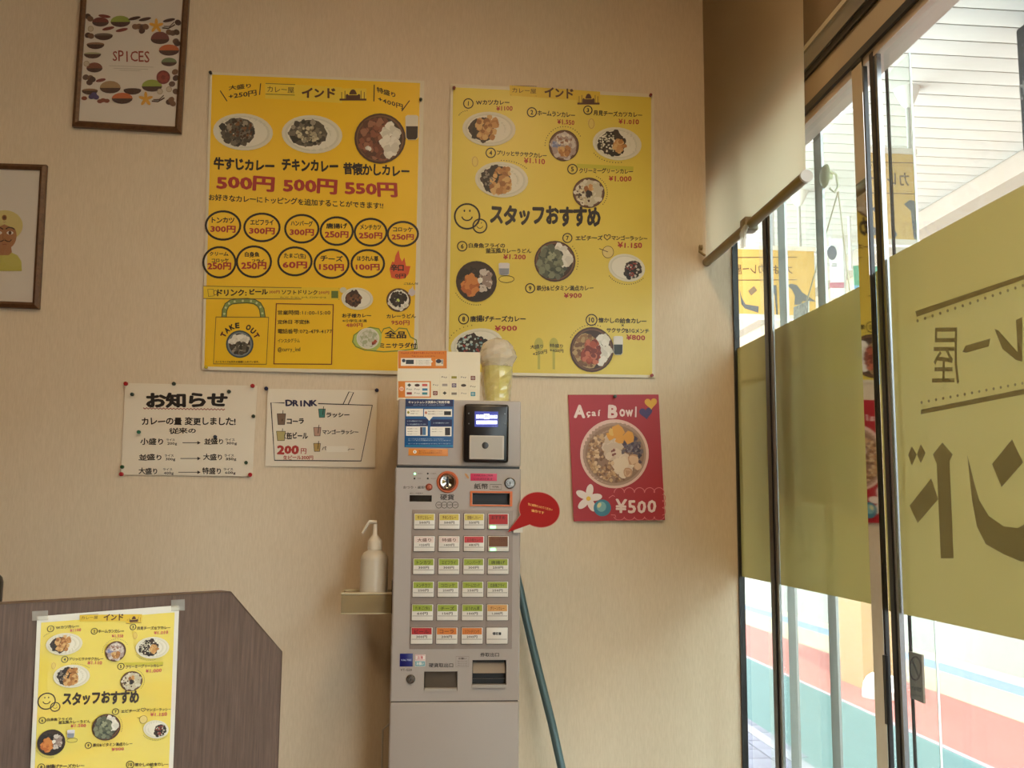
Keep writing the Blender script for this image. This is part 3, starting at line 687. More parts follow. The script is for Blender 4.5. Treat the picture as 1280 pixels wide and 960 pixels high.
k.text('お子様カレー', 783, 592, 935, 615, bold=.03); k.text('※小学生未満', 785, 622, 912, 638, bold=.01); k.text('480円', 803, 642, 890, 664, RED, bold=.02)
k.text('カレーうどん', 1015, 595, 1168, 617, bold=.03); k.text('950円', 1040, 628, 1135, 653, RED, bold=.02); k.text('ごはん付', 1105, 431, 1180, 442)
GRN = (120, 140, 48)
k.fan([(838, 740), (845, 705), (880, 680), (930, 664), (975, 672), (990, 700), (985, 760), (960, 785), (900, 775), (860, 765)], (178, 196, 96), 2)
k.line([(838, 740), (845, 705), (880, 680), (930, 664), (975, 672), (988, 695), (1000, 672), (1030, 664), (1058, 690), (1080, 668), (1120, 672), (1140, 715), (1170, 730), (1175, 775), (1100, 785), (1000, 792), (900, 782), (855, 765)], 6, GRN, True)
k.text('全品', 1005, 680, 1118, 722, bold=.03); k.text('ミニサラダ付', 980, 744, 1172, 774, bold=.03)
k.build('lettering', po)
LD = 'printed %s'
cur = lambda u=-.3, v=0, ru=.5, rv=.62, n_=60: (u, v, ru, rv, n_, 'curry', .10, .2)
dish(PL, po, A, 272, 362, 160, 98, [(-.25, 0, .52, .75, 90, 'grey', .12, .22), (-.1, -.1, .35, .5, 30, 'curry', .05, .1)], 1, rot=4)
dish(PL, po, A, 640, 375, 162, 102, [(-.2, -.1, .55, .7, 70, 'grey', .1, .18), (-.1, 0, .35, .4, 40, [(170, 160, 130), (120, 112, 92), (200, 192, 160)], .06, .12)], 2, rot=4)
dish(PL, po, A, 1003, 397, 137, 134, [(-.2, 0, .7, .9, 130, [(140, 84, 62), (116, 66, 48), (90, 54, 42), (156, 104, 78)], .08, .16), (.4, .1, .3, .65, 50, 'rice', .14, .2), (-.45, .45, .1, .1, 4, 'rice', .08, .1)], 3, bowl=1)
cup(PL, po, A, 1138, 272, 1208, 405, (220, 214, 196), (40, 24, 20))
dish(PL, po, B, 249, 752, 64, 64, [(0, -.3, .75, .45, 40, 'rice', .15, .25), (0, .4, .8, .5, 60, 'grey', .12, .2)], 4, bowl=(120, 130, 134))
dish(PL, po, B, 862, 515, 83, 58, [(-.3, 0, .45, .7, 60, 'curry', .12, .2)], 5, rot=3)
dish(PL, po, B, 1078, 522, 64, 62, [(0, 0, .85, .85, 60, 'rice', .12, .2), (0, -.05, .6, .6, 60, 'dark', .12, .2), (0, 0, .06, .06, 3, [(200, 210, 110)], .1, .12)], 6, bowl=(96, 70, 40))
dish(PL, po, B, 918, 722, 60, 55, [(0, 0, .8, .8, 70, [(210, 208, 190), (190, 190, 160), (170, 176, 140)], .12, .22), (.5, .4, .2, .2, 10, 'red', .12, .2)], 7)
k = Ink(PL, .0028).T(*B); k.ell(789, 470, 18, 15, (214, 208, 170)); k.fan([(1128, 490), (1132, 470), (1146, 460), (1152, 448), (1154, 462), (1166, 475), (1162, 495), (1146, 502)], (206, 196, 196), 1); k.build('printed_garnish', po)

# ---- right staff recommendation poster (also used, smaller, on the counter)
cor2 = [(563, 104.5), (817.5, 117.5), (819, 472.5), (556.5, 468)]
def staff_poster(PLN, po_, C, D, yel, faded=False):
    k = Ink(PLN, .0008).T(*C)
    K2 = (60, 50, 40) if faded else BLK; RD = (196, 92, 84) if faded else RED
    dn = lambda *a: num(k, *a)
    k.rect(398, 76, 915, 134, (222, 190, 60), .07); k.line([(412, 78), (552, 82)], 3, BR_); k.line([(404, 132), (550, 137)], 3, BR_)
    k.text('カレー屋', 413, 90, 550, 120, (70, 44, 30), .03, .005); k.text('インド', 597, 82, 762, 142, (84, 52, 34), .09, .04); mosque(k, 785, 118, 912, 186, (222, 190, 60))
    num(k, '1', 162, 180, 27); k.text('Wカツカレー', 205, 158, 397, 188, K2, .0, .03); k.text('¥1100', 322, 194, 415, 222, RD, .0, .03)
    num(k, '2', 525, 230); k.text('ホームランカレー', 557, 217, 772, 248, K2, .07, .03); k.text('¥1.550', 670, 268, 768, 298, RD, .06, .03)
    num(k, '3', 845, 218, 24); k.text('月見チーズカツカレー', 877, 218, 1155, 248, K2, .05, .025); k.text('¥1.010', 1020, 266, 1137, 296, RD, .04, .03)
    num(k, '4', 290, 462, 27); k.text('プリッとサクサクカレー', 325, 446, 610, 476, K2, .06, .03); k.text('¥1.110', 480, 488, 600, 522, RD, .05, .03)
    k.rect(780, 524, 1105, 548, (200, 190, 60), .05)
    num(k, '5', 757, 555, 27); k.text('クリーミーグリーンカレー', 795, 546, 1103, 578, K2, .02, .03); k.text('¥1.000', 965, 592, 1095, 625, RD, .02, .03)
    for cx, cy, r, ww in ((155, 825, 71, 10), (228, 880, 39, 8)):
        k.ring(cx, cy, r, r, ww, K2, 30); k.ell(cx-r*.22, cy-r*.45, r*.07, r*.1, K2, seg=8, rings=1); k.ell(cx+r*.22, cy-r*.45, r*.07, r*.1, K2, seg=8, rings=1)
        k.ring(cx, cy-r*.05, r*.42, r*.38, r*.1, K2, 14, 10, 170)
    k.text('スタッフおすすめ', 285, 758, 918, 878, K2, .015, .05)
    for a in ((165, 260, 60, 40, 200, 260, 6), (708, 420, 108, 108, 180, 330, 20), (350, 610, 175, 105, 270, 325, 12), (1010, 410, 150, 108, 80, 150, 12), (850, 690, 106, 102, -65, 40, 16)):
        k.dashes(*a[:6], a[6], 5, K2)
    for x, y in ((865, 295), (200, 512)): k.ell(x, y, 20, 32, (224, 200, 100), -20); k.ring(x, y, 16, 28, 3, (190, 150, 70), 14)
    k.T(*D)
    num(k, '6', 127, 127, 27); k.text('白身魚フライの', 163, 108, 372, 138, K2, 0, .025); k.text('釜玉風カレーうどん', 260, 138, 522, 168, K2, .0, .025); k.text('¥1.200', 362, 172, 490, 203, RD, 0, .03)
    num(k, '7', 728, 80, 26); k.text('エビチーズ', 775, 64, 930, 94, K2, 0, .03); k.text('マンゴーラッシー', 980, 64, 1185, 92, K2, .02, .03); k.text('¥1.150', 1015, 102, 1155, 137, RD, .02, .03)
    k.line([(955, 92), (938, 76), (940, 62), (950, 62), (956, 70), (964, 60), (974, 64), (972, 78)], 5, K2, True)
    num(k, '9', 515, 367, 26); k.text('鉄分&ビタミン満点カレー', 553, 350, 877, 384, K2, .0, .025); k.text('¥900', 708, 394, 810, 424, RD, 0, .03)
    num(k, '8', 135, 543, 28); k.text('唐揚げチーズカレー', 172, 522, 490, 560, K2, .0, .03); k.text('¥900', 313, 580, 440, 613, RD, 0, .03)
    num(k, '10', 866, 548, 31); k.text('懐かしの給食カレー', 905, 534, 1180, 566, K2, .02, .025); k.text('×', 1036, 572, 1052, 586, K2); k.text('サクサクBIGメンチ', 952, 592, 1195, 620, K2, .02, .03); k.text('¥800', 1065, 632, 1172, 665, RD, 0, .03)
    G3 = (186, 176, 76)
    for x in (565, 650): k.ell(x, 690, 26, 40, G3); k.rect(x-7, 720, x+7, 830, G3)
    k.text('大盛り', 515, 692, 590, 716, K2, -.1, .02); k.text('+250円', 530, 732, 612, 756, K2, -.2, .02)
    k.text('特盛り', 628, 683, 703, 705, K2, .03, .02); k.text('+400円', 627, 712, 705, 732, K2, .05, .02)
    for a in ((208, 328, 135, 135, 80, 150, 14), (1070, 250, 118, 95, 40, 150, 18), (657, 213, 132, 132, -40, 20, 10), (210, 690, 165, 112, 200, 260, 8), (868, 718, 140, 142, 210, 290, 14)):
        k.dashes(*a[:6], a[6], 5, K2)
    k.ring(380, 315, 44, 20, 3, K2, 16); k.ell(960, 160, 30, 32, (222, 200, 120)); k.line([(910, 140), (960, 160)], 4, BR_); k.ring(960, 160, 32, 34, 3, BR_, 16)
    k.build('lettering', po_)
    kat = lambda u, v, n_=26: (u, v, .3, .4, n_, 'katsu', .14, .24)
    dish(PLN, po_, C, 280, 325, 152, 98, [(-.35, .1, .45, .7, 60, 'dark', .12, .22), (-.05, -.2, .3, .5, 30, 'katsu', .14, .24), (-.1, .3, .3, .3, 14, 'katsu', .12, .2)], 11, rot=2)
    dish(PLN, po_, C, 708, 420, 86, 89, [(0, 0, .9, .9, 60, [(200, 190, 180), (170, 150, 140)], .14, .24), (0, .35, .35, .35, 24, 'katsu', .12, .22), (-.5, -.1, .3, .2, 14, [(120, 130, 170), (170, 176, 196)], .08, .14), (0, -.4, .6, .3, 26, [(150, 110, 90), (220, 210, 196)], .06, .12)], 12, bowl=1)
    dish(PLN, po_, C, 1012, 410, 140, 94, [(-.3, 0, .5, .8, 70, 'dark', .12, .22), (-.4, 0, .4, .6, 70, [(224, 220, 200), (190, 186, 160)], .04, .07), (.1, .1, .2, .4, 22, 'katsu', .1, .2)], 13, rot=6)
    dish(PLN, po_, C, 352, 615, 152, 102, [(-.3, 0, .5, .8, 70, 'dark', .12, .22), (0, -.4, .3, .3, 20, 'katsu', .1, .16), (-.05, .25, .3, .5, 30, 'katsu', .14, .26), (-.55, 0, .2, .4, 16, [(130, 120, 110)], .05, .08)], 14, rot=4)
    dish(PLN, po_, C, 850, 690, 91, 87, [(0, 0, .9, .9, 80, [(214, 208, 188), (196, 188, 160)], .14, .22), (-.3, .1, .5, .6, 50, 'cheese', .05, .12), (0, -.3, .2, .2, 10, 'katsu', .12, .2), (0, .1, .14, .2, 10, 'dark', .1, .16)], 15, bowl=1)
    dish(PLN, po_, D, 208, 328, 117, 117, [(0, 0, .9, .9, 90, 'dark', .14, .22), (.4, -.1, .3, .6, 30, [(200, 190, 180), (150, 130, 120)], .08, .16), (-.3, .2, .35, .45, 40, [(206, 130, 62), (180, 100, 44)], .12, .2), (.15, -.05, .06, .06, 3, 'rice', .1, .14)], 16, bowl=(52, 36, 28))
    dish(PLN, po_, D, 657, 213, 118, 117, [(.3, -.3, .5, .5, 40, 'rice', .16, .26), (-.25, .1, .55, .75, 100, 'green', .12, .22), (0, .5, .7, .3, 50, 'green', .12, .2), (-.2, -.3, .2, .2, 12, [(150, 154, 124)], .06, .1)], 17, bowl=1)
    dish(PLN, po_, D, 1067, 250, 106, 78, [(.45, .1, .45, .7, 60, 'dark', .14, .22), (.45, .1, .4, .6, 40, [(190, 180, 164), (150, 60, 50)], .05, .1)], 18, rot=12)
    dish(PLN, po_, D, 210, 690, 150, 92, [(-.3, .1, .55, .8, 90, 'dark', .12, .22), (-.3, .1, .5, .7, 60, [(120, 150, 150), (180, 190, 180), (140, 50, 44)], .05, .1)], 19, rot=-10)
    dish(PLN, po_, D, 868, 718, 125, 129, [(-.3, .1, .6, .8, 110, [(150, 110, 70), (180, 150, 100), (120, 84, 54)], .08, .14), (.45, 0, .35, .7, 50, 'rice', .14, .22), (0, .1, .4, .5, 60, 'red', .12, .2)], 20, bowl=1)
    cup(PLN, po_, D, 990, 640, 1046, 748, (224, 220, 210), (50, 56, 54))
    cup(PLN, po_, D, 335, 222, 398, 292, (214, 212, 216), (140, 146, 156))
PR = Plane((0, 0, 0), (0, -1, 0), wavy(.0024, .0016, 52, 80, 1.3), .0035)
po2 = thing('menu_poster', (.35, -.004, 1.62), 'lighter yellow staff picks poster with smiley faces, right of the other yellow poster', 'poster', 'yellow menu posters')
sheet(PR, cor2, 22, 30, PAPER, 'paper', po2)
k = Ink(PR, .0003); quad_fill(k, cor2, (.014, .012, .014, .01), yellow(YP2), 22, 30); k.build('printed_ground', po2)
staff_poster(PR, po2, (550, 90, .21875), (550, 280, .21875), YP2)
for x, y, c, l in ((263.5, 91.5, (24, 22, 22), 'black pin in the top left corner of the deep yellow poster'), (526, 125, (26, 44, 30), 'dark green pin near the top right edge of the deep yellow poster'), (258, 459, (206, 178, 40), 'yellow pin in the bottom left corner of the deep yellow poster'),
        (567.5, 110.5, (120, 40, 26), 'brown red pin in the top left corner of the staff picks poster'), (813, 119.5, (120, 34, 26), 'dark red pin in the top right corner of the staff picks poster'), (814.5, 469.5, (150, 34, 28), 'red pin in the bottom right corner of the staff picks poster')):
    push_pin(x, y, c, l, 'pins of the large posters', -.010)

# ---- white notice
PN = Plane((0, 0, 0), (0, -1, 0), wavy(.001, .001, 40, 50, .2), .003)
T = (140, 470, .2656)
tx = lambda q: (T[0]+q[0]*T[2], T[1]+q[1]*T[2])
corn = [tx(q) for q in ((62, 33), (684, 46), (661, 472), (42, 464))]
no = thing('notice', (-.71, -.003, 1.32), 'white handwritten notice about curry portion sizes with red corner pins', 'notice')
WP = mat((232, 222, 202), .55)
sheet(PN, corn, 12, 10, WP, 'paper', no)
k = Ink(PN, .0006).T(*T)
k.text('お知らせ', 160, 78, 545, 150, bold=.052, slope=.0)
k.line([(147+i*8, 152+i*.12+(3 if i % 2 else -3)) for i in range(49)], 4, (150, 50, 44))
k.text('カレーの量 変更しました!', 140, 193, 582, 232, bold=.03); k.text('従来の', 268, 243, 395, 273, bold=.025)
for i, (a, b, ga, gb) in enumerate((('小盛り', '並盛り', '200g', '300g'), ('並盛り', '大盛り', '300g', '350g'), ('大盛り', '特盛り', '400g', '600g'))):
    y = (292, 366, 431)[i]
    xl = (133, 125, 125)[i]; k.text(a, xl, y, xl+108 if i < 2 else xl+88, y+32, bold=.025); k.text('ライス', 256-i*8, y+3, 296-i*6, y+14, bold=.015); k.text(ga, 260-i*8, y+19, 306-i*8, y+35, bold=.02)
    xa = 332-i*10; k.line([(xa, y+22), (405, y+22)], 3, BLK); k.poly([(402, y+14), (417, y+22), (402, y+31)], BLK)
    k.text(b, 433-i*4, y-1, 523-i*5, y+31, bold=.025); k.text('ライス', 533-i*4, y+2, 578-i*4, y+14, bold=.015); k.text(gb, 538-i*3, y+18, 588-i*3, y+34, bold=.02)
k.build('lettering', no)
for i, q in enumerate(((67, 37), (663, 47), (46, 462), (652, 465))):
    x, y = tx(q); push_pin(x, y, (168, 34, 40), 'red pin in the %s corner of the white notice' % ('top left', 'top right', 'bottom left', 'bottom right')[i], 'red notice pins', -.006, .0055)
for q, c, l in (((97, 87), (52, 66, 58), 'left of the heading'), ((293, 37), (52, 66, 58), 'above the heading'), ((552, 74), (52, 66, 58), 'right of the heading'), ((667, 190), (52, 66, 58), 'on the right edge'), ((128, 264), (44, 100, 76), 'left of the middle line'), ((487, 287), (60, 74, 92), 'below the middle line'), ((633, 408), (52, 78, 58), 'near the lower right corner'), ((50, 428), (44, 84, 48), 'just above the lower left red pin')):
    x, y = tx(q); push_pin(x, y, c, 'small dark green pin on the white notice, %s' % l, 'small notice pins', -.005, .0048)
# ---- drink sheet
cord = [tx(q) for q in ((733, 60), (1250, 68), (1238, 430), (720, 424))]
PD = Plane((0, 0, 0), (0, -1, 0), wavy(.0012, .001, 40, 50, 2.2), .004)
dr = thing('drink_sheet', (-.38, -.004, 1.33), 'white drink menu sheet drawn inside a cup outline, between notice and ticket machine', 'notice')
sheet(PD, cord, 12, 10, WP, 'paper', dr)
k = Ink(PD, .0006).T(*T); NB = (38, 34, 70)
k.line([(812, 127), (748, 125), (765, 397), (1172, 400), (1225, 138), (970, 130)], 5, BLK); k.line([(1088, 132), (1115, 75), (1137, 77), (1112, 133)], 4, BLK)
k.text('DRINK', 815, 111, 966, 145, NB, bold=.05)
for x, y, w_, h_, c in ((797, 203, 40, 52, (120, 96, 76)), (988, 175, 32, 40, (60, 128, 116)), (966, 262, 34, 40, (190, 150, 130)), (965, 336, 32, 38, (190, 158, 90)), (795, 282, 42, 44, (184, 170, 110))):
    k.poly([(x-w_/2, y-h_/2), (x+w_/2, y-h_/2), (x+w_*.38, y+h_/2), (x-w_*.38, y+h_/2)], c); k.line([(x-w_/2, y-h_/2), (x+w_/2, y-h_/2), (x+w_*.38, y+h_/2), (x-w_*.38, y+h_/2)], 3, BLK, True); k.line([(x+4, y+h_*.2), (x+8, y-h_*.8)], 3, BLK)
k.ring(820, 282, 8, 12, 3, BLK, 12)
k.text('コーラ', 822, 199, 903, 226, bold=.05); k.text('ラッシー', 1008, 172, 1118, 195, bold=.04); k.text('缶ビール', 822, 264, 922, 298, bold=.04); k.text('マンゴーラッシー', 990, 252, 1160, 274, bold=.04)
k.text('200', 775, 326, 880, 370, RED, bold=.06); k.text('円', 888, 340, 915, 367, RED, bold=.02); k.text('生ビール300円', 805, 374, 947, 394, RED, bold=.03)
k.text('バナ', 988, 331, 1030, 351, bold=.03); k.text('シー', 1100, 338, 1142, 352, bold=.03)
k.build('lettering', dr)
k = Ink(PD, .0012).T(*T); k.use(WP); k.rect(1010, 330, 1110, 358, mat((240, 234, 218), .5)); k.build('cover_strip', dr, 'blank paper strip covering one drink name')
for q, l in (((727, 60), 'left'), ((1247, 68), 'right')):
    x, y = tx(q); push_pin(x, y, (30, 36, 74), 'navy pin in the top %s corner of the drink sheet' % l, 'navy drink sheet pins', -.0065, .0052)

# ---- red bowl poster
T2 = (700, 480, .1875); tx2 = lambda q: (T2[0]+q[0]*T2[2], T2[1]+q[1]*T2[2])
cora = [tx2(q) for q in ((53, 72), (657, 70), (700, 908), (92, 915))]
PA = Plane((0, 0, 0), (0, -1, 0), wavy(.0012, .003, 50, 46, 2.6), .004)
ac = thing('bowl_poster', (.53, -.005, 1.21), 'red poster with a large bowl picture, on the wall right of the ticket machine', 'poster')
sheet(PA, cora, 14, 18, mat((172, 30, 42), .42, noise=.05, nscale=6), 'paper', ac)
k = Ink(PA, .0006).T(*T2); WI = (240, 214, 206)
k.text('A', 92, 138, 168, 228, WI, bold=.05); k.text('çaí', 175, 172, 270, 224, WI, bold=.03); k.text('B', 318, 138, 384, 230, WI, bold=.05); k.text('owl', 396, 150, 512, 222, WI, bold=.035)
def heart(cx, cy, r, c, rot):
    pts = []
    for i in range(24):
        t_ = 2*math.pi*i/24; x = 16*math.sin(t_)**3/16; y = -(13*math.cos(t_)-5*math.cos(2*t_)-2*math.cos(3*t_)-math.cos(4*t_))/16
        a = R(rot); pts.append((cx+r*(x*math.cos(a)-y*math.sin(a)), cy+r*(x*math.sin(a)+y*math.cos(a))))
    k.fan(pts, c, 1)
heart(573, 192, 44, (70, 56, 110), -8); heart(606, 128, 42, (226, 172, 52), -4)
for i in range(5):
    a = R(-80+i*72); k.ell(190+46*math.cos(a), 762+46*math.sin(a)*1.1, 46, 24, (238, 222, 214), math.degrees(a), 16, 2)
k.ell(190, 764, 15, 15, (228, 180, 60), seg=12)
k.ell(282, 826, 58, 56, (62, 128, 150)); k.ell(276, 818, 32, 34, (128, 178, 180)); k.ell(262, 808, 12, 18, (222, 214, 160), 30)
PK = (222, 120, 120)
for x in (395, 462, 530, 598, 660): k.ring(x, 725, 34, 34, 5, PK, 12, 180, 360)
for x in (395, 462, 530, 598, 660): k.ring(x, 885, 34, 22, 5, PK, 12, 0, 180)
for y in (760, 800, 850): k.ring(682, y, 20, 24, 5, PK, 10, -90, 90)
k.line([(340, 872), (368, 874), (372, 890)], 5, PK); k.line([(325, 760), (352, 742), (365, 750)], 5, PK)
k.text('¥500', 370, 765, 642, 862, WI, bold=.03); k.build('lettering', ac)
k = Ink(PA, .0011).T(*T2); rng = random.Random(9)
k.ell(363, 465, 229, 230, (230, 196, 180), seg=48, rings=6); k.ell(363, 465, 212, 214, (176, 142, 120), seg=44, rings=6); k.ell(365, 468, 196, 194, (150, 116, 92), seg=40, rings=6)
def scat(u0, v0, ru, rv, n_, pal, s0, s1):
    for _ in range(n_):
        t_ = rng.random()*6.28; q_ = math.sqrt(rng.random()); x, y = u0+ru*q_*math.cos(t_), v0+rv*q_*math.sin(t_)
        if (x-365)**2+(y-468)**2 < 180**2: k.blob(x, y, rng.uniform(s0, s1), rng.choice(pal), rng, 8)
scat(490, 430, 110, 110, 60, [(80, 62, 74), (60, 50, 66), (110, 96, 100)], 12, 20)
scat(270, 500, 110, 160, 230, [(206, 168, 124), (184, 140, 96), (150, 106, 70), (222, 190, 150), (120, 84, 58)], 8, 15)
scat(290, 610, 150, 60, 80, [(206, 168, 124), (184, 140, 96), (150, 106, 70), (120, 84, 58)], 8, 14)
scat(490, 420, 70, 55, 40, [(70, 58, 76), (140, 128, 130), (96, 82, 92)], 5, 12)
scat(350, 420, 50, 80, 40, [(222, 200, 176), (210, 186, 160)], 20, 32); scat(420, 540, 60, 60, 40, [(222, 200, 176), (230, 210, 184)], 20, 32)
scat(355, 455, 14, 18, 6, [(130, 70, 60)], 6, 10)
for x, y, r in ((390, 315, 48), (340, 345, 34), (460, 355, 44), (400, 370, 36), (345, 320, 28)): k.blob(x, y, r, (226, 160, 62) if r > 30 else (232, 190, 100), rng, 7)
for x, y, r in ((490, 505, 40), (520, 550, 30), (450, 590, 34)): k.blob(x, y, r, (196, 150, 116), rng, 10); k.blob(x, y, r*.8, (222, 186, 150), rng, 10)
k.build('printed_bowl', ac)
x, y = tx2((365, 84)); push_pin(x, y, (44, 62, 40), 'dark green pin at the top of the red bowl poster', 'single pin', -.009, .0048)

# ---- framed pictures
FR = wood((84, 56, 34), (112, 78, 48), (3, 3, 3), .4, 30)
def picture_frame(cs, fw, label, base, draw):
    """cs: outer corners TL TR BR BL in pixels"""
    pf = Plane((0, -.018, 0), (0, -1, 0)); o4 = [pf.P(*c_) for c_ in cs]
    ctr = sum(o4, Vector())/4; t = thing('picture_frame', base, label, 'picture', 'framed pictures')
    ux = (o4[1]-o4[0]).normalized(); uz = (o4[0]-o4[3]).normalized()
    inn = [o4[0]+ux*fw-uz*fw, o4[1]-ux*fw-uz*fw, o4[2]-ux*fw+uz*fw, o4[3]+ux*fw+uz*fw]
    n_ = Vector((0, -1, 0))
    for i in range(4):
        a, b = o4[i], o4[(i+1) % 4]; c_, d_ = inn[(i+1) % 4], inn[i]
        m1, m2 = d_*.55+a*.45, c_*.55+b*.45
        MB().use(FR).add([a-n_*.017, b-n_*.017, b-n_*.004, a-n_*.004, m1+n_*.002, m2+n_*.002, d_-n_*.003, c_-n_*.003, d_-n_*.012, c_-n_*.012],
                         [(0, 1, 2, 3), (3, 2, 5, 4), (4, 5, 7, 6), (6, 7, 9, 8), (8, 9, 1, 0), (0, 3, 4, 6, 8), (1, 9, 7, 5, 2)]).build('frame_side', t)
    q = [p-n_*.007 for p in inn]
    MB().use(mat((226, 218, 206), .6)).quadbox(*q, (0, -1, 0), .004).build('print', t)
    pi = Plane((0, -.0115, 0), (0, -1, 0)); draw(Ink(pi, .0004), t)
    g_ = [p-n_*.0045 for p in inn]; nx, nz = 20, 26; vs = []
    for j in range(nz+1):
        for i in range(nx+1):
            u, v = i/nx, j/nz; p = (g_[0]*(1-u)+g_[1]*u)*(1-v)+(g_[3]*(1-u)+g_[2]*u)*v
            e = math.sin(math.pi*u)*math.sin(math.pi*v)
            vs.append(p+n_*(.0012*e*math.sin(9*u+3*v)+.0008*e*math.sin(14*v+4*u)))
    MB().use(ACR).add(vs, [(j*(nx+1)+i, j*(nx+1)+i+1, (j+1)*(nx+1)+i+1, (j+1)*(nx+1)+i) for j in range(nz) for i in range(nx)]).build('cover_sheet', t, True)
ACR = sheet_mat('acrylic', (250, 250, 250), .97, (240, 240, 240), .5, .02, None, .9)
def spices(k, t):
    k.T(80, 0, .1875); rng = random.Random(3); RB = (150, 58, 44); DB = (74, 46, 40)
    k.text('SPICES', 325, 334, 570, 410, RB, .03, .01); k.line([(300, 438), (598, 448)], 2, (150, 140, 120)); k.line([(330, 455), (560, 462)], 2, (150, 140, 120)); k.line([(370, 468), (510, 472)], 2, (150, 140, 120))
    def bowl(x, y, w_, c, heap=1.0, bc=DB):
        k.fan([(x+w_*math.cos(a), y-w_*.42*heap*math.sin(a)) for a in [math.pi*i/8 for i in range(9)]]+[(x-w_, y+2)], c, 1)
        k.fan([(x+w_*math.cos(a), y+w_*.52*math.sin(a)) for a in [math.pi*i/8 for i in range(9)]], bc, 1)
    GRNL = (156, 170, 70); OR = (198, 104, 56); BN = (120, 84, 60); PU = (80, 60, 90)
    for x, y, w_, c, h_ in ((243, 148, 56, (120, 50, 44), 1.4), (376, 146, 66, GRNL, 1.5), (640, 262, 62, (120, 64, 60), 2.0), (264, 236, 62, (110, 96, 84), .6), (210, 296, 60, (150, 110, 80), .6), (700, 336, 68, OR, 1.4), (190, 360, 58, (170, 170, 130), .5),
            (700, 415, 52, (110, 130, 90), 1.4), (203, 455, 54, (130, 70, 52), 1.7), (308, 586, 70, (170, 140, 100), 1.6), (456, 600, 60, DB, .5), (586, 576, 68, GRNL, 1.6), (172, 604, 54, (150, 112, 80), .6), (388, 656, 70, OR, 1.3)):
        bowl(x, y, w_, c, h_)
    for x, y in ((475, 178), (500, 176), (525, 180), (520, 205), (545, 178), (145, 515), (175, 520), (170, 550), (190, 530), (160, 110), (175, 125), (160, 235), (180, 240), (740, 480), (745, 520), (700, 215), (725, 220), (750, 215), (745, 610), (720, 560), (700, 680), (725, 690), (715, 665), (745, 275), (755, 290), (760, 150)):
        k.ell(x, y, 22, 19, rng.choice([BN, (104, 74, 62), DB]), rng.uniform(-40, 40), 12, 1)
    k.ell(662, 515, 46, 46, (122, 44, 40)); 
    for i in range(7): a = i*.9; k.ell(662+26*math.cos(a), 515+26*math.sin(a), 14, 12, (150, 62, 54), 0, 10, 1)
    for x0, y0 in ((615, 172), (545, 660)):
        for i in range(5):
            a = R(-90+i*72); k.ell(x0+24*math.cos(a), y0+24*math.sin(a), 26, 11, (226, 168, 60), math.degrees(a), 10, 1)
        k.line([(x0+40, y0+14), (x0+80, y0+18), (x0+125, y0-8)], 9, DB); k.line([(x0+50, y0+4), (x0+90, y0+4), (x0+120, y0-25)], 6, DB)
    for x, y in ((270, 108), (385, 200), (245, 535), (295, 190), (700, 135), (470, 122), (540, 128)): k.ell(x, y, 42 if x != 245 else 34, 11, (128, 54, 46) if x < 400 else DB, -12 if x != 270 else 8, 14, 1)
    for x, y in ((200, 630), (182, 645), (215, 648)): k.ell(x, y, 20, 16, (78, 70, 120), 0, 10, 1)
    for x, y in ((260, 668), (285, 672), (240, 675), (135, 655)): k.ell(x, y, 20, 14, (140, 72, 52), 0, 10, 1)
    for x, y in ((178, 192), (150, 425), (700, 595), (640, 610)): k.ell(x, y, 20, 20, (206, 192, 168), 0, 12, 1); k.ring(x, y, 18, 18, 3, (160, 140, 110), 10)
    k.build('printed_picture', t)
picture_frame([(101, -18), (236, -11), (225.5, 165), (89.5, 157)], .016, 'brown framed spices picture at the upper left of the wall', (-1.0, -.01, 2.29), spices)
def portrait(k, t):
    k.T(0, 190, .21875); SK = (176, 124, 84); YT = (214, 198, 128); YG = (200, 192, 96)
    k.fan([(-75, 680), (-70, 620), (-50, 592), (-10, 572), (60, 572), (100, 590), (122, 625), (125, 680)], YG, 2)
    k.fan([(-12, 530), (62, 530), (68, 572), (50, 590), (0, 590), (-18, 572)], SK, 1)
    k.ell(25, 420, 106, 88, YT); k.ell(25, 478, 70, 80, SK); k.fan([(-50, 420), (-40, 395), (0, 398), (25, 402), (50, 398), (90, 395), (102, 420), (85, 440), (60, 418), (25, 412), (-10, 418), (-35, 440)], YT, 1)
    k.ell(25, 375, 14, 16, (150, 96, 40)); k.ell(25, 375, 8, 9, (96, 60, 40))
    for x in (-8, 57):
        k.ell(x, 462, 19, 10, (236, 230, 220)); k.ell(x, 462, 9, 10, (96, 60, 36)); k.line([(x-24, 440), (x-8, 430), (x+14, 434), (x+26, 442)], 7, (66, 44, 34))
    k.line([(18, 470), (14, 494), (30, 498)], 3, (140, 90, 60)); k.line([(22, 502), (10, 510), (-8, 512), (-20, 500)], 6, (66, 44, 34)); k.line([(26, 502), (40, 510), (55, 512), (66, 500)], 6, (66, 44, 34))
    k.line([(14, 528), (36, 528)], 4, (150, 80, 66)); k.build('printed_picture', t)
picture_frame([(-79, 201), (57.3, 205.2), (47.5, 385.2), (-89, 380)], .016, 'brown framed turbaned man portrait cut off by the left edge', (-1.25, -.01, 1.8), portrait)

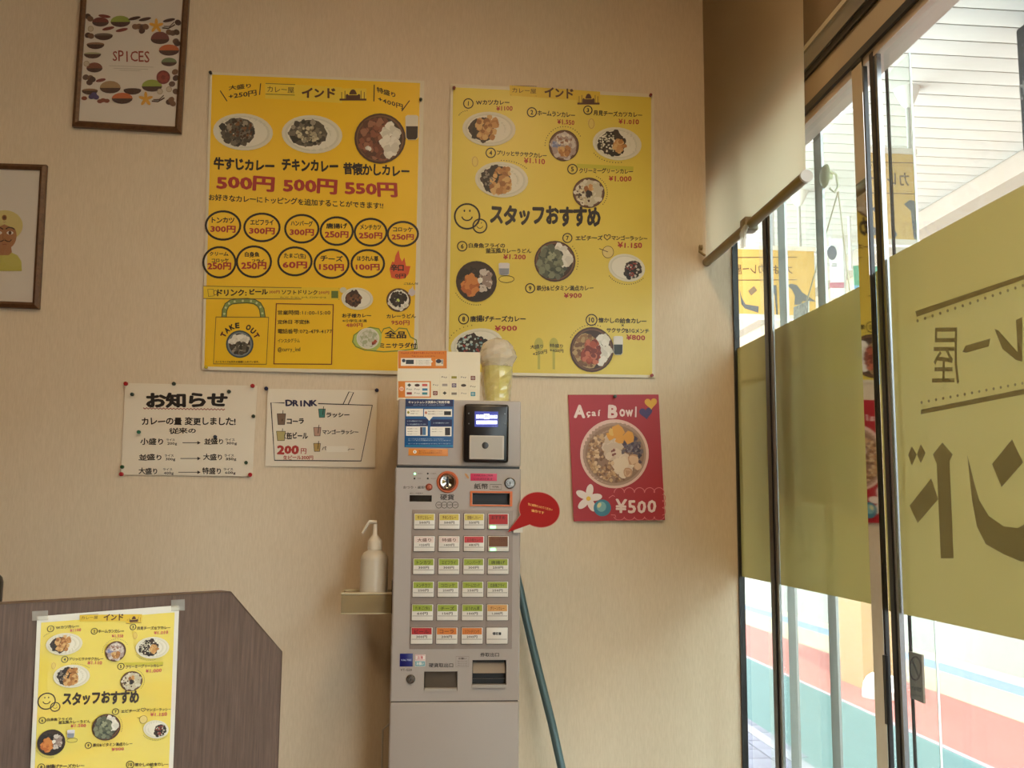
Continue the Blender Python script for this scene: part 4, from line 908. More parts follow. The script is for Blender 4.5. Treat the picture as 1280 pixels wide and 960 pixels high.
# ================================================================== TICKET MACHINE
HAND[0] = False
YM = -.300
PM = Plane((0, YM, 0), (0, -1, 0))
tm = thing('ticket_machine', (.088, -.16, 0), 'tall slim light grey ticket vending machine standing against the wall', 'ticket machine')
BODY = mat((172, 162, 154), .42, noise=.01, nscale=3, spec=.4)
mx = lambda x, y: PM.P(x, y)
xl, xr = -.0655, .2400
zs1 = mx(573, 584.5).z; zs2 = mx(568, 876.7).z; ztop = mx(574, 500).z
bx('cabinet', BODY, xl+.002, xr-.002, YM+.022, -.05, .012, zs1, tm, bev=.006)
bx('lower_door', BODY, xl, xr, YM, YM+.022, .05, zs2-.0012, tm, bev=.005)
bx('plinth', mat((60, 58, 56), .6), xl+.01, xr-.01, YM+.02, -.06, 0, .05, tm)
bx('door_gap', DARK, xl+.003, xr-.003, YM+.004, YM+.03, zs2-.0022, zs2+.001, tm)
bx('door_gap', DARK, xl+.003, xr-.003, YM+.004, YM+.03, zs1-.002, zs1+.0035, tm)
def rc(x0, y0, x1, y1, T_=None):          # pixel rectangle -> (x0,x1,z0,z1) on the machine front
    if T_: x0, y0, x1, y1 = T_[0]+x0*T_[2], T_[1]+y0*T_[2], T_[0]+x1*T_[2], T_[1]+y1*T_[2]
    a = mx(x0, y0); b = mx(x1, y1); c = mx(x0, y1); d = mx(x1, y0)
    return ((a.x+c.x)/2, (b.x+d.x)/2, (b.z+c.z)/2, (a.z+d.z)/2)
TB = (490, 805, .125); TS = (570, 580, .1172); TL_ = (496, 580, .0625)
coin_tray = rc(320, 275, 655, 470, TB); tick_tray = rc(803, 160, 1142, 435, TB); bill = rc(176, 313, 572, 432, TS); disp = rc(255, 625, 700, 752, TL_)
holes = [coin_tray, tick_tray, bill, disp]
def holed(x0, x1, z0, z1, y0, y1, holes_, m, name, parent):
    xs = sorted({x0, x1, *[h[0] for h in holes_], *[h[1] for h in holes_]}); zs_ = sorted({z0, z1, *[h[2] for h in holes_], *[h[3] for h in holes_]})
    mb = MB().use(m); inh = lambda x, z: any(h[0] < x < h[1] and h[2] < z < h[3] for h in holes_)
    for i in range(len(xs)-1):
        for j in range(len(zs_)-1):
            cx, cz = (xs[i]+xs[i+1])/2, (zs_[j]+zs_[j+1])/2
            if inh(cx, cz): continue
            a, b, c, d = xs[i], xs[i+1], zs_[j], zs_[j+1]
            mb.add([(a, y0, c), (b, y0, c), (b, y0, d), (a, y0, d)], [(0, 1, 2, 3)])
    for h in holes_:
        a, b, c, d = h; mb.add([(a, y0, c), (b, y0, c), (b, y0, d), (a, y0, d), (a, y1, c), (b, y1, c), (b, y1, d), (a, y1, d)], [(0, 4, 5, 1), (1, 5, 6, 2), (2, 6, 7, 3), (3, 7, 4, 0)])
    r_ = .005; n_ = 5                                  # rounded long edges
    for sx, xe in ((-1, x0), (1, x1)):
        pts = [(xe+sx*r_*math.sin(R(90)*i/n_), y0+r_*(1-math.cos(R(90)*i/n_))) for i in range(n_+1)]+[(xe+sx*r_, y1)]
        for p, q in zip(pts, pts[1:]): mb.add([(p[0], p[1], z0), (q[0], q[1], z0), (q[0], q[1], z1), (p[0], p[1], z1)], [(0, 1, 2, 3)])
        mb.add([(p[0], p[1], z0) for p in pts]+[(xe, y1, z0)], [tuple(range(len(pts)+1))]); mb.add([(p[0], p[1], z1) for p in pts]+[(xe, y1, z1)], [tuple(range(len(pts)+1))])
    mb.add([(x0, y0, z1), (x1, y0, z1), (x1, y1, z1), (x0, y1, z1)], [(0, 1, 2, 3)]); mb.add([(x0, y0, z0), (x1, y0, z0), (x1, y1, z0), (x0, y1, z0)], [(0, 1, 2, 3)])
    o = mb.build(name, parent)
    return o
holed(xl+.005, xr-.005, zs2+.0012, zs1-.002, YM, YM+.022, holes, BODY, 'upper_door', tm)
def recess(h, dep, m, name, lip=None):
    a, b, c, d = h; y0, y1 = YM+.0005, YM+dep
    mb = MB().use(m); mb.add([(a, y0, c), (b, y0, c), (b, y0, d), (a, y0, d), (a, y1, c), (b, y1, c), (b, y1, d), (a, y1, d)], [(0, 4, 5, 1), (1, 5, 6, 2), (2, 6, 7, 3), (3, 7, 4, 0), (4, 5, 6, 7)])
    o = mb.build(name, tm); return o
TR_ = mat((58, 50, 42), .5)
o = recess(coin_tray, .018, TR_, 'coin_return'); a, b, c, d = coin_tray
bx('flap', mat((84, 74, 62), .25, .1, coat=.5), a+.002, b-.002, YM+.009, YM+.0105, c+.006, d-.002, o); bx('tray_lip', mat((176, 168, 158), .4), a+.001, b-.001, YM-.003, YM+.012, c, c+.0065, o)
o = recess(tick_tray, .021, mat((34, 30, 28), .5), 'ticket_slot'); a, b, c, d = tick_tray
h = d-c
MB().use(mat((120, 112, 102), .3, .5)).add([(a+.002, YM+.018, d-h*.1), (b-.002, YM+.018, d-h*.1), (b-.002, YM+.008, d-h*.5), (a+.002, YM+.008, d-h*.5)], [(0, 1, 2, 3)]).build('flap', o)
bx('slot_edge', mat((90, 84, 78), .3, .5), a+.002, b-.002, YM+.012, YM+.016, c+h*.28, c+h*.30, o); bx('tray_lip', mat((170, 164, 156), .35), a, b, YM-.006, YM+.012, c, c+h*.11, o)
o = recess(bill, .020, mat((22, 20, 20), .4), 'bill_slot'); a, b, c, d = bill
fo = rc(150, 290, 600, 450, TS); OR_ = mat((208, 108, 52), .4, .1)
mb = MB().use(OR_)
for q in ((fo[0], fo[1], d+.001, fo[3]), (fo[0], fo[1], fo[2], c-.001), (fo[0], a-.001, c-.001, d+.001), (b+.001, fo[1], c-.001, d+.001)): mb.box(q[0], q[1], YM-.003, YM+.001, q[2], q[3])
mb.build('orange_frame', o); bx('slot_edge', mat((60, 58, 56), .2), a+.004, b-.004, YM+.006, YM+.009, c+.006, c+.008, o)
o = recess(disp, .006, mat((20, 22, 18), .2, coat=1.0), 'amount_display')
# head unit with sticker and card reader
HT = BODY
bx('head_unit', HT, xl+.004, xr-.001, YM, -.05, zs1+.0035, ztop, tm, bev=.004)
TH = (496, 495, .0885)
def plate(name, r4, dep, m, bev=.002, parent=tm): return bx(name, m, r4[0], r4[1], YM-dep, YM+.0005, r4[2], r4[3], parent, bev=min(bev, dep*.45))
def vrot(v): return v
stp = plate('instruction_sticker', rc(115, 45, 803, 728, TH), .0008, mat((20, 84, 138), .4), .0003)
P1 = Plane((0, YM-.0008, 0), (0, -1, 0)); k = Ink(P1, .0003).T(*TH)
NV = (26, 38, 84); LBL = (40, 140, 176)
k.rect(125, 55, 795, 150, NV); k.text('キャッシュレス決済のご利用手順', 165, 68, 748, 106, WHITE, bold=.03); k.text('HOW TO PAY BY CASHLESS PAYMENT', 235, 120, 678, 134, (150, 170, 200))
k.rect(132, 180, 372, 286, WHITE); k.rect(385, 186, 780, 292, WHITE); k.rect(125, 325, 440, 425, NV); k.rect(478, 330, 780, 428, NV)
k.rect(130, 428, 436, 562, WHITE); k.rect(472, 434, 772, 568, WHITE); k.poly([(405, 290), (510, 290), (458, 350)], WHITE)
k.ell(163, 232, 16, 20, (150, 140, 50)); k.ell(412, 236, 16, 20, (196, 120, 90)); k.rect(668, 215, 765, 270, (40, 36, 36)); k.rect(330, 440, 360, 552, (50, 30, 60)); k.rect(362, 440, 410, 552, (70, 110, 150)); k.rect(680, 448, 755, 555, (46, 40, 44))
for x0, y0, x1, y1 in ((195, 205, 320, 222), (195, 240, 300, 256), (440, 210, 655, 226), (440, 246, 655, 260), (150, 455, 295, 470), (150, 492, 300, 508), (150, 530, 290, 542), (495, 460, 650, 472), (495, 496, 640, 508)):
    k.text('商品を選択してください', x0, y0, x1, y1, (120, 104, 96))
for x0, y0, x1, y1 in ((145, 345, 360, 362), (145, 390, 415, 408), (515, 370, 735, 390), (160, 600, 660, 614), (160, 622, 760, 634), (160, 668, 760, 680)): k.text('カードまたは端末をかざしてください', x0, y0, x1, y1, (190, 206, 220))
k.rect(125, 700, 795, 712, LBL); k.build('printed_text', stp)
st2 = plate('orange_label', rc(165, 745, 722, 845, TH), .0008, mat((214, 132, 48), .4), .0003)
k = Ink(P1, .0003).T(*TH); k.ell(255, 788, 24, 24, WHITE); k.text('1', 249, 776, 260, 800, BLK); k.text('電子マネー・二次元コード決済', 310, 768, 640, 784, (110, 54, 20)); k.text('はこちらをお選びください', 310, 795, 640, 812, (110, 54, 20)); k.build('printed_text', st2)
TC = (570, 495, .09375)
cr_ = thing('x', (0, 0, 0), '', '') if False else None
crd = bx('card_reader', mat((22, 16, 15), .28), *rc(100, 118, 695, 890, TC)[:2], YM-.020, YM, *rc(100, 118, 695, 890, TC)[2:], tm, bev=.0065)
ORG[crd.name] = ORG[tm.name]
P2 = Plane((0, YM-.020, 0), (0, -1, 0))
def rc2(pl, x0, y0, x1, y1, T_): 
    a = pl.P(T_[0]+x0*T_[2], T_[1]+y0*T_[2]); b = pl.P(T_[0]+x1*T_[2], T_[1]+y1*T_[2]); return a.x, b.x, b.z, a.z
q = rc2(P2, 250, 205, 560, 415, TC); bx('screen', mat((40, 44, 92), .2, emit=1.2), q[0], q[1], YM-.0206, YM-.0195, q[2], q[3], crd)
k = Ink(P2, .0009).T(*TC); LV = mat((196, 196, 240), .3, emit=1.1)
for x0, y0, x1, y1 in ((268, 250, 312, 300), (318, 250, 368, 300), (372, 238, 445, 308), (450, 255, 495, 300), (500, 255, 550, 300), (272, 328, 548, 375)): k.rect(x0, y0, x1, y1, LV)
k.text('決済', 275, 258, 305, 292, (60, 60, 110)); k.text('選択', 385, 252, 435, 294, (60, 60, 110)); k.text('金額', 505, 262, 545, 292, (60, 60, 110)); k.text('ボタンを押して下さい', 290, 340, 530, 364, (80, 80, 130)); k.text('12:00', 480, 396, 550, 408, (150, 150, 190))
k.build('screen_text', crd)
q = rc2(P2, 178, 525, 638, 850, TC)
mb = MB().use(mat((196, 188, 176), .45)); zc = (q[2]+q[3])/2; xc_ = (q[0]+q[1])/2; hp_ = P2.P(TC[0]+388*TC[2], TC[1]+660*TC[2])
mb.box(q[0], q[1], YM-.024, YM-.0195, q[2], q[3], bev=.002); mb.build('scanner_panel', crd, True)
MB().use(mat((176, 168, 156), .5)).add([(q[0]+.004, YM-.0242, q[3]-.003), (q[1]-.004, YM-.0242, q[3]-.003), (q[1]-.004, YM-.0242, q[2]+.004), (q[0]+.004, YM-.0242, q[2]+.004), (hp_.x-.006, YM-.0246, hp_.z+.005), (hp_.x+.006, YM-.0246, hp_.z+.005), (hp_.x+.006, YM-.0246, hp_.z-.006), (hp_.x-.006, YM-.0246, hp_.z-.006)],
    [(0, 1, 5, 4), (1, 2, 6, 5), (2, 3, 7, 6), (3, 0, 4, 7), (4, 5, 6, 7)]).build('funnel', crd)
MB().use(mat((52, 46, 38), .3)).lathe([(0, .0012), (.0075, .0008), (.0082, 0), (0, 0)], (hp_.x, YM-.0246, hp_.z), 'Y', 24).build('scanner_lens', crd, True)
for x, y in ((170, 232), (172, 368), (652, 238), (655, 372)):
    p = P2.P(TC[0]+x*TC[2], TC[1]+y*TC[2]); MB().use(mat((110, 110, 112), .3)).lathe([(0, .0008), (.0016, .0006), (.0018, 0), (0, 0)], (p.x, YM-.020, p.z), 'Y', 12).build('contact', crd, True)
# controls
def disc(name, x, y, r, prof, m, T_, parent=tm, label=None):
    p = mx(T_[0]+x*T_[2], T_[1]+y*T_[2]); o = MB().use(m).lathe([(a*r, b) for a, b in prof], (p.x, YM, p.z), 'Y', 32).build(name, parent, True)
    if label: o['label'] = label
    return o
LEDP = [(1, -.0005), (1, .0005), (.7, .0014), (0, .0016)]
disc('indicator_lamp', 360, 195, .0022, LEDP, mat((120, 240, 150), .3, emit=2.5), TL_, label='lit green indicator lamp')
for x, y in ((355, 290), (620, 190), (620, 290)): disc('indicator_lamp', x, y, .0022, LEDP, mat((40, 30, 24), .3), TL_)
cm = disc('coin_slot', 1015, 360, .0265, [(1, -.001), (1, .002), (.92, .004), (.8, .004), (.78, .001), (0, .001)], mat((196, 98, 56), .35, .2), TL_)
p = mx(TL_[0]+1015*TL_[2], TL_[1]+360*TL_[2])
MB().use(mat((200, 196, 190), .12, 1.0)).lathe([(.0205, .001), (.0205, .004), (.018, .0075), (.012, .0075), (.007, .004), (0, .0035)], (p.x, YM, p.z), 'Y', 32).build('chrome_bezel', cm, True)
bx('slit', DARK, p.x-.0016, p.x+.0016, YM-.0085, YM-.003, p.z-.013, p.z+.013, cm)
disc('return_button', 645, 460, .0085, [(1, -.001), (1, .0015), (.85, .003), (.7, .0015), (.65, .005), (0, .006)], mat((176, 92, 66), .35, .2), TL_)
def lockm(x, y, T_, r):
    o = disc('cylinder_lock', x, y, r, [(1, -.001), (1, .003), (.85, .0045), (.8, .003), (.6, .003), (.55, .007), (0, .007)], mat((150, 146, 140), .22, 1.0), T_)
    p = mx(T_[0]+x*T_[2], T_[1]+y*T_[2]); bx('keyhole', DARK, p.x-.0008, p.x+.0008, YM-.0078, YM-.006, p.z-.003, p.z+.003, o)
lockm(575, 205, TS, .0135); lockm(188, 350, TB, .0105)
P0 = Plane((0, YM, 0), (0, -1, 0))
k = Ink(P0, .0004).T(*TL_); DK = (58, 50, 46); GY = (120, 110, 104)
k.text('販売中', 425, 178, 510, 205, GY); k.text('両替', 410, 278, 480, 300, GY); k.text('つり銭切れ', 668, 178, 790, 205, GY); k.text('中止中', 682, 278, 780, 302, GY)
k.text('おつり・返却', 130, 438, 552, 494, DK, bold=.02); k.text('投入・残金表示', 262, 574, 528, 596, DK); k.text('硬貨', 867, 602, 1148, 722, DK, bold=.03)
for i, x in enumerate((840, 950, 1060, 1170)): k.ring(x, 820, 60, 62, 10, DK, 20); k.text(('500円', '100円', '50円', '10円')[i], x-36, 805, x+36, 832, DK)
k.T(*TS); k.text('紙幣', 192, 207, 342, 268, DK, bold=.03); k.line([(362, 217), (486, 219), (484, 273), (360, 270)], 5, DK, True); k.text('千円札', 385, 233, 460, 256, DK, bold=.02)
k.T(*TB); k.text('VT-G20', 86, 247, 198, 270, DK); k.text('硬貨取出口', 368, 190, 612, 234, DK, bold=.03); k.text('券取出口', 882, 86, 1070, 127, DK, bold=.03)
k.line([(640, 124), (768, 124), (766, 226), (638, 226)], 3, GY, True); k.text('お願い', 665, 136, 745, 154, DK)
for y in (168, 188, 208): k.text('硬貨を入れてボタンを押す', 655, y, 755, y+10, GY)
k.build('printed_text', tm)
o = plate('pink_label', rc(155, 102, 436, 180, TS), .0005, mat((206, 50, 92), .4), .0002); k = Ink(Plane((0, YM-.0005, 0), (0, -1, 0)), .0003).T(*TS)
k.text('千円札のみご利用', 190, 112, 392, 132, (96, 20, 40), bold=.02); k.text('いただけます', 190, 150, 392, 170, (96, 20, 40), bold=.02); k.build('printed_text', o)
o = plate('leaf_sticker', rc(92, 95, 140, 160, TS), .0004, mat((172, 162, 154), .42), .0001); k = Ink(Plane((0, YM-.0004, 0), (0, -1, 0)), .0003).T(*TS); k.ell(117, 128, 34, 12, (186, 132, 76), 55); k.build('leaf_print', o)
o = plate('maker_plate', rc(78, 95, 208, 225, TB), .0012, mat((20, 24, 104), .3), .0004); k = Ink(Plane((0, YM-.0012, 0), (0, -1, 0)), .0003).T(*TB); k.text('VALTEC', 90, 151, 196, 169, (180, 190, 226), bold=.03); k.build('printed_text', o)
o = plate('caution_label', rc(230, 106, 333, 226, TB), .0005, mat((226, 222, 214), .4), .0002); k = Ink(Plane((0, YM-.0005, 0), (0, -1, 0)), .0003).T(*TB)
k.line([(236, 112), (328, 112), (328, 160), (236, 160)], 5, (200, 70, 90), True); k.text('注意', 250, 120, 312, 150, (200, 60, 80)); k.rect(232, 172, 330, 222, (120, 170, 180)); k.text('お願い', 245, 180, 318, 212, WHITE); k.build('printed_text', o)
# button bank: 24 buttons
bp_ = rc(513.5, 637.5, 640.5, 811); bx('button_bank', mat((150, 136, 128), .5), bp_[0], bp_[1], YM-.0015, YM+.001, bp_[2], bp_[3], tm, bev=.0005)
T5 = (505, 636, .1094); T6 = (505, 720, .1094)
YB = (206, 186, 84); OB = (210, 120, 40); RB2 = (176, 34, 34); GB = (150, 166, 52); PKW = (226, 206, 196); BB = (112, 66, 26)
rows = [(T5, 50, 235, [(110, 357), (395, 640), (680, 920), (955, 1200)], [('牛すじカレー', '500円', YB), ('チキンカレー', '500円', YB), ('昔懐かしカレー', '550円', YB), ('おすすめ', '', RB2)]),
        (T5, 307, 490, [(107, 355), (390, 638), (677, 920), (955, 1200)], [('大盛り', '+250円', PKW), ('特盛り', '+400円', PKW), ('お子様カレー', '480円', (196, 60, 64)), ('カレーうどん', '', BB)]),
        (T5, 563, 750, [(100, 350), (387, 635), (672, 918), (950, 1197)], [('トンカツ', '300円', GB), ('エビフライ', '300円', GB), ('ハンバーグ', '300円', GB), ('唐揚げ', '250円', GB)]),
        (T6, 57, 243, [(93, 345), (378, 627), (658, 910), (943, 1193)], [('メンチカツ', '250円', GB), ('コロッケ', '250円', GB), ('クリームコロッケ', '250円', GB), ('白身魚フライ', '250円', GB)]),
        (T6, 318, 510, [(83, 337), (372, 620), (655, 908), (940, 1192)], [('たまご(生)', '60円', GB), ('チーズ', '150円', GB), ('ほうれん草', '100円', GB), ('グリーンカレー', '1,000円', (214, 160, 90))]),
        (T6, 582, 777, [(73, 330), (362, 614), (650, 903), (935, 1188)], [('ビール', '300円', RB2), ('コーラ', '200円', OB), ('ソフトドリンク', '200円', OB), ('領収書', '', (222, 216, 208))])]
for T_, y0, y1, cols, items in rows:
    for (x0, x1), (t1, t2, c) in zip(cols, items):
        r_ = rc(x0, y0, x1, y1, T_)
        b_ = bx('select_button', mat((84, 72, 66), .45), r_[0], r_[1], YM-.0028, YM, r_[2], r_[3], tm, bev=.0006)
        iw = .0011; P3 = Plane((0, YM-.0055, 0), (0, -1, 0))
        bx('button_cap', mat((226, 220, 210), .3), r_[0]+iw, r_[1]-iw, YM-.0055, YM-.0025, r_[2]+iw, r_[3]-iw, b_, bev=.0005)
        k = Ink(P3, .0003).T(*T_); h_ = y1-y0; w_ = x1-x0; lit = (t2 == '' and c != (222, 216, 208))
        bot = y0+h_*(.68 if lit else .44)
        if c not in ((222, 216, 208),): k.rect(x0+14, y0+12, x1-14, bot, c)
        tc_ = (90, 40, 20) if c in (YB, PKW) else (70, 16, 12) if c in (RB2,) else (64, 60, 20) if c == GB else (100, 44, 14)
        if t1 == '領収書': k.text(t1, x0+w_*.3, y0+h_*.3, x1-w_*.3, y0+h_*.48, BLK, bold=.06)
        else: k.text(t1, x0+w_*.18, y0+h_*.16, x1-w_*.18, y0+h_*.38, tc_, bold=.02)
        if t2: k.text(t2, x0+w_*.26, y0+h_*.5, x1-w_*.26, y0+h_*.66, (74, 66, 54), bold=.03)
        k.line([(x0+14, y0+h_*.72), (x1-14, y0+h_*.72)], 5, (110, 98, 88))
        if lit: k.rect(x0+w_*.12, y0+h_*.78, x0+w_*.38, y0+h_*.95, mat((110, 230, 120), .3, emit=2.2))
        k.build('cap_print', b_)
# side cable guard seen low at left
mb = MB().use(mat((190, 184, 172), .5)); pg = Plane((0, -.20, 0), (0, -1, 0)); a = pg.P(484, 904); b = pg.P(478.5, 912)
mb.tube([(xl-.0, -.2, a.z), (b.x, -.2, b.z), (b.x-.001, -.2, .25), (xl, -.2, .235)], .0022, 8); mb.build('side_handle', tm, True)

# ---- speech bubble card stuck to the machine
sb = thing('speech_bubble_card', (.30, YM-.012, 1.2), 'red speech bubble card stuck to the machine side with its tail on the buttons', 'card')
PSB = Plane((0, YM-.010, 0), (0, -1, 0))
def bub(gr):
    pts = []
    for i in range(48):
        a = R(130)+R(352-26)*i/47+R(13)
        pts.append((890+(215+gr)*math.cos(a), 488+(188+gr)*math.sin(a)))
    return pts
def bubble_shape(gr):
    pts = []
    for i in range(49):
        a = R(158)+R(332)*i/48      # leaves a gap where the tail joins
        x, y = 890+(213+gr)*math.cos(a), 488+(186+gr)*math.sin(a); pts.append((x+(y-488)*.06, y+(x-890)*.06))
    pts.append((548+(gr and -gr*.6 or 6), 730+(gr and gr*.6 or -5)))
    return pts
def prism_px(pl, pts, th, m, name, parent):
    n_ = len(pts); f_ = [pl.P(TS[0]+x*TS[2], TS[1]+y*TS[2]) for x, y in pts]; b_ = [p+Vector((0, th, 0)) for p in f_]
    c = sum(f_[:-1], Vector())/(n_-1); cb = c+Vector((0, th, 0)); vs = f_+b_+[c, cb]
    fs = [(i, (i+1) % n_, 2*n_) for i in range(n_)]+[(n_+i, 2*n_+1, n_+(i+1) % n_) for i in range(n_)]+[(i, n_+i, n_+(i+1) % n_, (i+1) % n_) for i in range(n_)]
    return MB().use(m).add(vs, fs).build(name, parent)
# tail sits at angle ~128-150 deg (lower left)
def bubble_shape(gr):
    pts = []
    for i in range(49):
        a = R(160)+R(320)*i/48
        pts.append((890+(214+gr)*math.cos(a)+(186+gr)*math.sin(a)*.03, 488+(186+gr)*math.sin(a)+(214+gr)*math.cos(a)*.05))
    pts.append((550-gr*.5, 728+gr*.5)); return pts
prism_px(PSB, bubble_shape(7), .0015, mat((216, 160, 140), .6), 'card_backing', sb)
prism_px(Plane((0, YM-.0105, 0), (0, -1, 0)), bubble_shape(0), .0004, mat((166, 28, 26), .65, spec=.25), 'card_face', sb)
k = Ink(Plane((0, YM-.0105, 0), (0, -1, 0)), .0005).T(*TS); k.text('先に紙幣を入れてください', 768, 412, 1028, 440, (240, 176, 90), .24, .04); k.text('操作です', 805, 480, 940, 510, (240, 176, 90), .2, .04); k.build('printed_text', sb)
bx('tape_tab', mat((226, 220, 206), .4), .222, .2445, YM-.0085, YM, 1.195, 1.215, sb)
# ---- payment sign on top of the machine
TP = (494, 430, .0859); YS = YM+.03
PS = Plane((0, YS, 0), (0, -1, 0))
pgn = thing('payment_sign', (.03, YS, ztop), 'white cardboard payment sign with orange labels standing on the machine top', 'sign')
def rs(x0, y0, x1, y1): a = PS.P(TP[0]+x0*TP[2], TP[1]+y0*TP[2]); b = PS.P(TP[0]+x1*TP[2], TP[1]+y1*TP[2]); return a.x, b.x, b.z, a.z
q = rs(42, 95, 1230, 800); bx('board', mat((232, 222, 196), .5), q[0], q[1], YS, YS+.003, ztop, q[3], pgn)
MB().use(mat((220, 210, 186), .6)).add([(q[0]+.03, YS+.003, ztop), (q[1]-.03, YS+.003, ztop), (q[1]-.03, YS+.04, ztop), (q[0]+.03, YS+.04, ztop), (q[0]+.03, YS+.003, ztop+.05), (q[1]-.03, YS+.003, ztop+.05)], [(0, 1, 2, 3), (0, 4, 3), (1, 2, 5), (3, 2, 5, 4)]).build('rear_prop', pgn)
k = Ink(PS, .0005).T(*TP); OG = (216, 126, 36)
k.rect(45, 100, 750, 355, OG); k.text('Visaのタッチ決済でも使えるようになりました', 82, 116, 715, 146, (170, 46, 20), bold=.03); k.text('Tap to pay available', 240, 166, 580, 188, (140, 40, 20), bold=.01)
k.rect(82, 205, 525, 318, WHITE); k.ell(124, 242, 26, 26, (60, 66, 84)); k.rect(155, 230, 270, 292, (44, 50, 60)); 
for y in (236, 260, 284): k.text('カードをかざしてお支払い', 300, y, 505, y+12, (110, 104, 100))
k.poly([(525, 235), (550, 255), (525, 275)], WHITE); k.rect(590, 220, 700, 318, (226, 214, 190)); k.ell(632, 250, 40, 30, (40, 40, 60)); k.rect(672, 225, 695, 290, (140, 150, 156))
k.rect(45, 540, 520, 780, OG); k.rect(145, 556, 500, 765, WHITE); k.ell(93, 652, 32, 32, (240, 200, 170)); k.text('対応', 70, 642, 118, 664, (200, 50, 40), bold=.03)
LG = [(205, 598, 'd', (60, 62, 50)), (320, 600, 'e', (70, 44, 34)), (430, 598, 'r', (206, 90, 80)), (205, 660, 't', (100, 96, 92)), (318, 660, 't', (130, 120, 112)), (432, 662, 'r', (50, 120, 160)), (205, 718, 'r', (140, 40, 34)), (320, 718, 't', (150, 140, 130)), (430, 720, 'r', (60, 130, 140)),
      (715, 484, 't', (90, 70, 60)), (857, 486, 'r', (150, 140, 50)), (995, 486, 't', (110, 100, 96)), (1132, 495, 's', (120, 60, 50)), (590, 598, 't', (130, 120, 112)), (722, 596, 'r', (160, 150, 140)), (857, 602, 's', (110, 90, 110)), (995, 602, 'e', (70, 60, 50)), (1132, 620, 't', (110, 90, 70)),
      (583, 715, 's', (120, 52, 40)), (720, 714, 'd', (60, 60, 56)), (857, 722, 'r', (130, 120, 104)), (1000, 720, 't', (150, 140, 128)), (1132, 728, 's', (50, 136, 150))]
for x, y, tp, c in LG:
    if tp == 'd': k.poly([(x-30, y), (x, y-26), (x+30, y), (x, y+26)], c)
    elif tp == 'e': k.ell(x, y, 38, 20, c)
    elif tp == 'r': k.rect(x-38, y-17, x+38, y+17, c)
    elif tp == 's': k.rect(x-33, y-30, x+33, y+30, c); k.ring(x, y, 16, 14, 5, WHITE, 12)
    else: k.text('Pay', x-40, y-14, x+40, y+14, c)
for x in (650, 785, 925, 1062, 1195): k.line([(x, 430 if x < 1100 else 430), (x, 770)], 2, (200, 186, 160))
for y in (545, 665): k.line([(650 if y < 600 else 520, y), (1195, y)], 2, (200, 186, 160))
k.build('printed_text', pgn)
# ---- plastic wrapped cup
YCp = YM+.05; pc = Plane((0, YCp, 0), (0, -1, 0)); a = pc.P(605, 498); b = pc.P(636, 498); c = pc.P(640, 452)
cx_ = (a.x+b.x)/2+.001; rb = (b.x-a.x)/2*.92
cp = thing('wrapped_cup', (cx_, YCp, ztop), 'yellow drink cup wrapped in crumpled clear plastic on top of the machine', 'cup')
rng = random.Random(21); prof = []; seg = 40; nz_ = 26; H = c.z-ztop
def crumple(r0, r1, z0_, z1_, amp, name, m, seed, shape=None, nz_=11, seg=17):
    rg = random.Random(seed); ph = [(rg.randint(2, 7), rg.uniform(-60, 60), rg.uniform(0, 6.3), rg.uniform(.4, 1)) for _ in range(9)]
    vs = []
    for j in range(nz_+1):
        v = j/nz_; r_ = shape(v) if shape else r0+(r1-r0)*v
        for i in range(seg):
            th = 2*math.pi*i/seg
            d = sum(w_*abs(math.sin(n_*th*.5+f_*v*.1+p_)) for n_, f_, p_, w_ in ph)/3-.9
            rr = r_*(1+amp*d+rg.uniform(-1, 1)*amp*.4)
            vs.append((cx_+rr*math.cos(th), YCp+rr*math.sin(th), z0_+(z1_-z0_)*v+(rg.uniform(-1, 1)*.0006 if 0 < j < nz_ else 0)))
    fs = [(j*seg+i, j*seg+(i+1) % seg, (j+1)*seg+(i+1) % seg, (j+1)*seg+i) for j in range(nz_) for i in range(seg)]+[tuple(range(seg))[::-1], tuple(range(nz_*seg, (nz_+1)*seg))]
    fs = [t_ for f in fs for t_ in ([f] if len(f) > 4 else [(f[0], f[1], f[2]), (f[0], f[2], f[3])])]
    o = MB().use(m).add(vs, fs).build(name, cp); return o
crumple(rb*.92, rb*1.16, ztop, ztop+H, .15, 'cup_body', mat((232, 220, 112), .3, noise=.06, nscale=60, coat=.8), 4)
WRAP = sheet_mat('crumpled_wrap', (250, 248, 240), .72, (240, 236, 222), .4, .12, (236, 230, 214), 1.0)
crumple(rb*1.12, rb*1.30, ztop, ztop+H*1.0, .12, 'plastic_wrap', WRAP, 8)
WRAP2 = sheet_mat('crumpled_cap', (250, 248, 240), .15, (250, 244, 232), .5, .15, (250, 242, 228), 1.0)
e = pc.P(620, 422).z
crumple(0, 0, ztop+H*.86, e, .17, 'plastic_cap', WRAP2, 12, shape=lambda v: rb*1.52*(math.sqrt(max(0, 1-(max(0, v-.25)/.75)**2.2)) if v > .25 else .8+.8*v)+.0005, nz_=9)
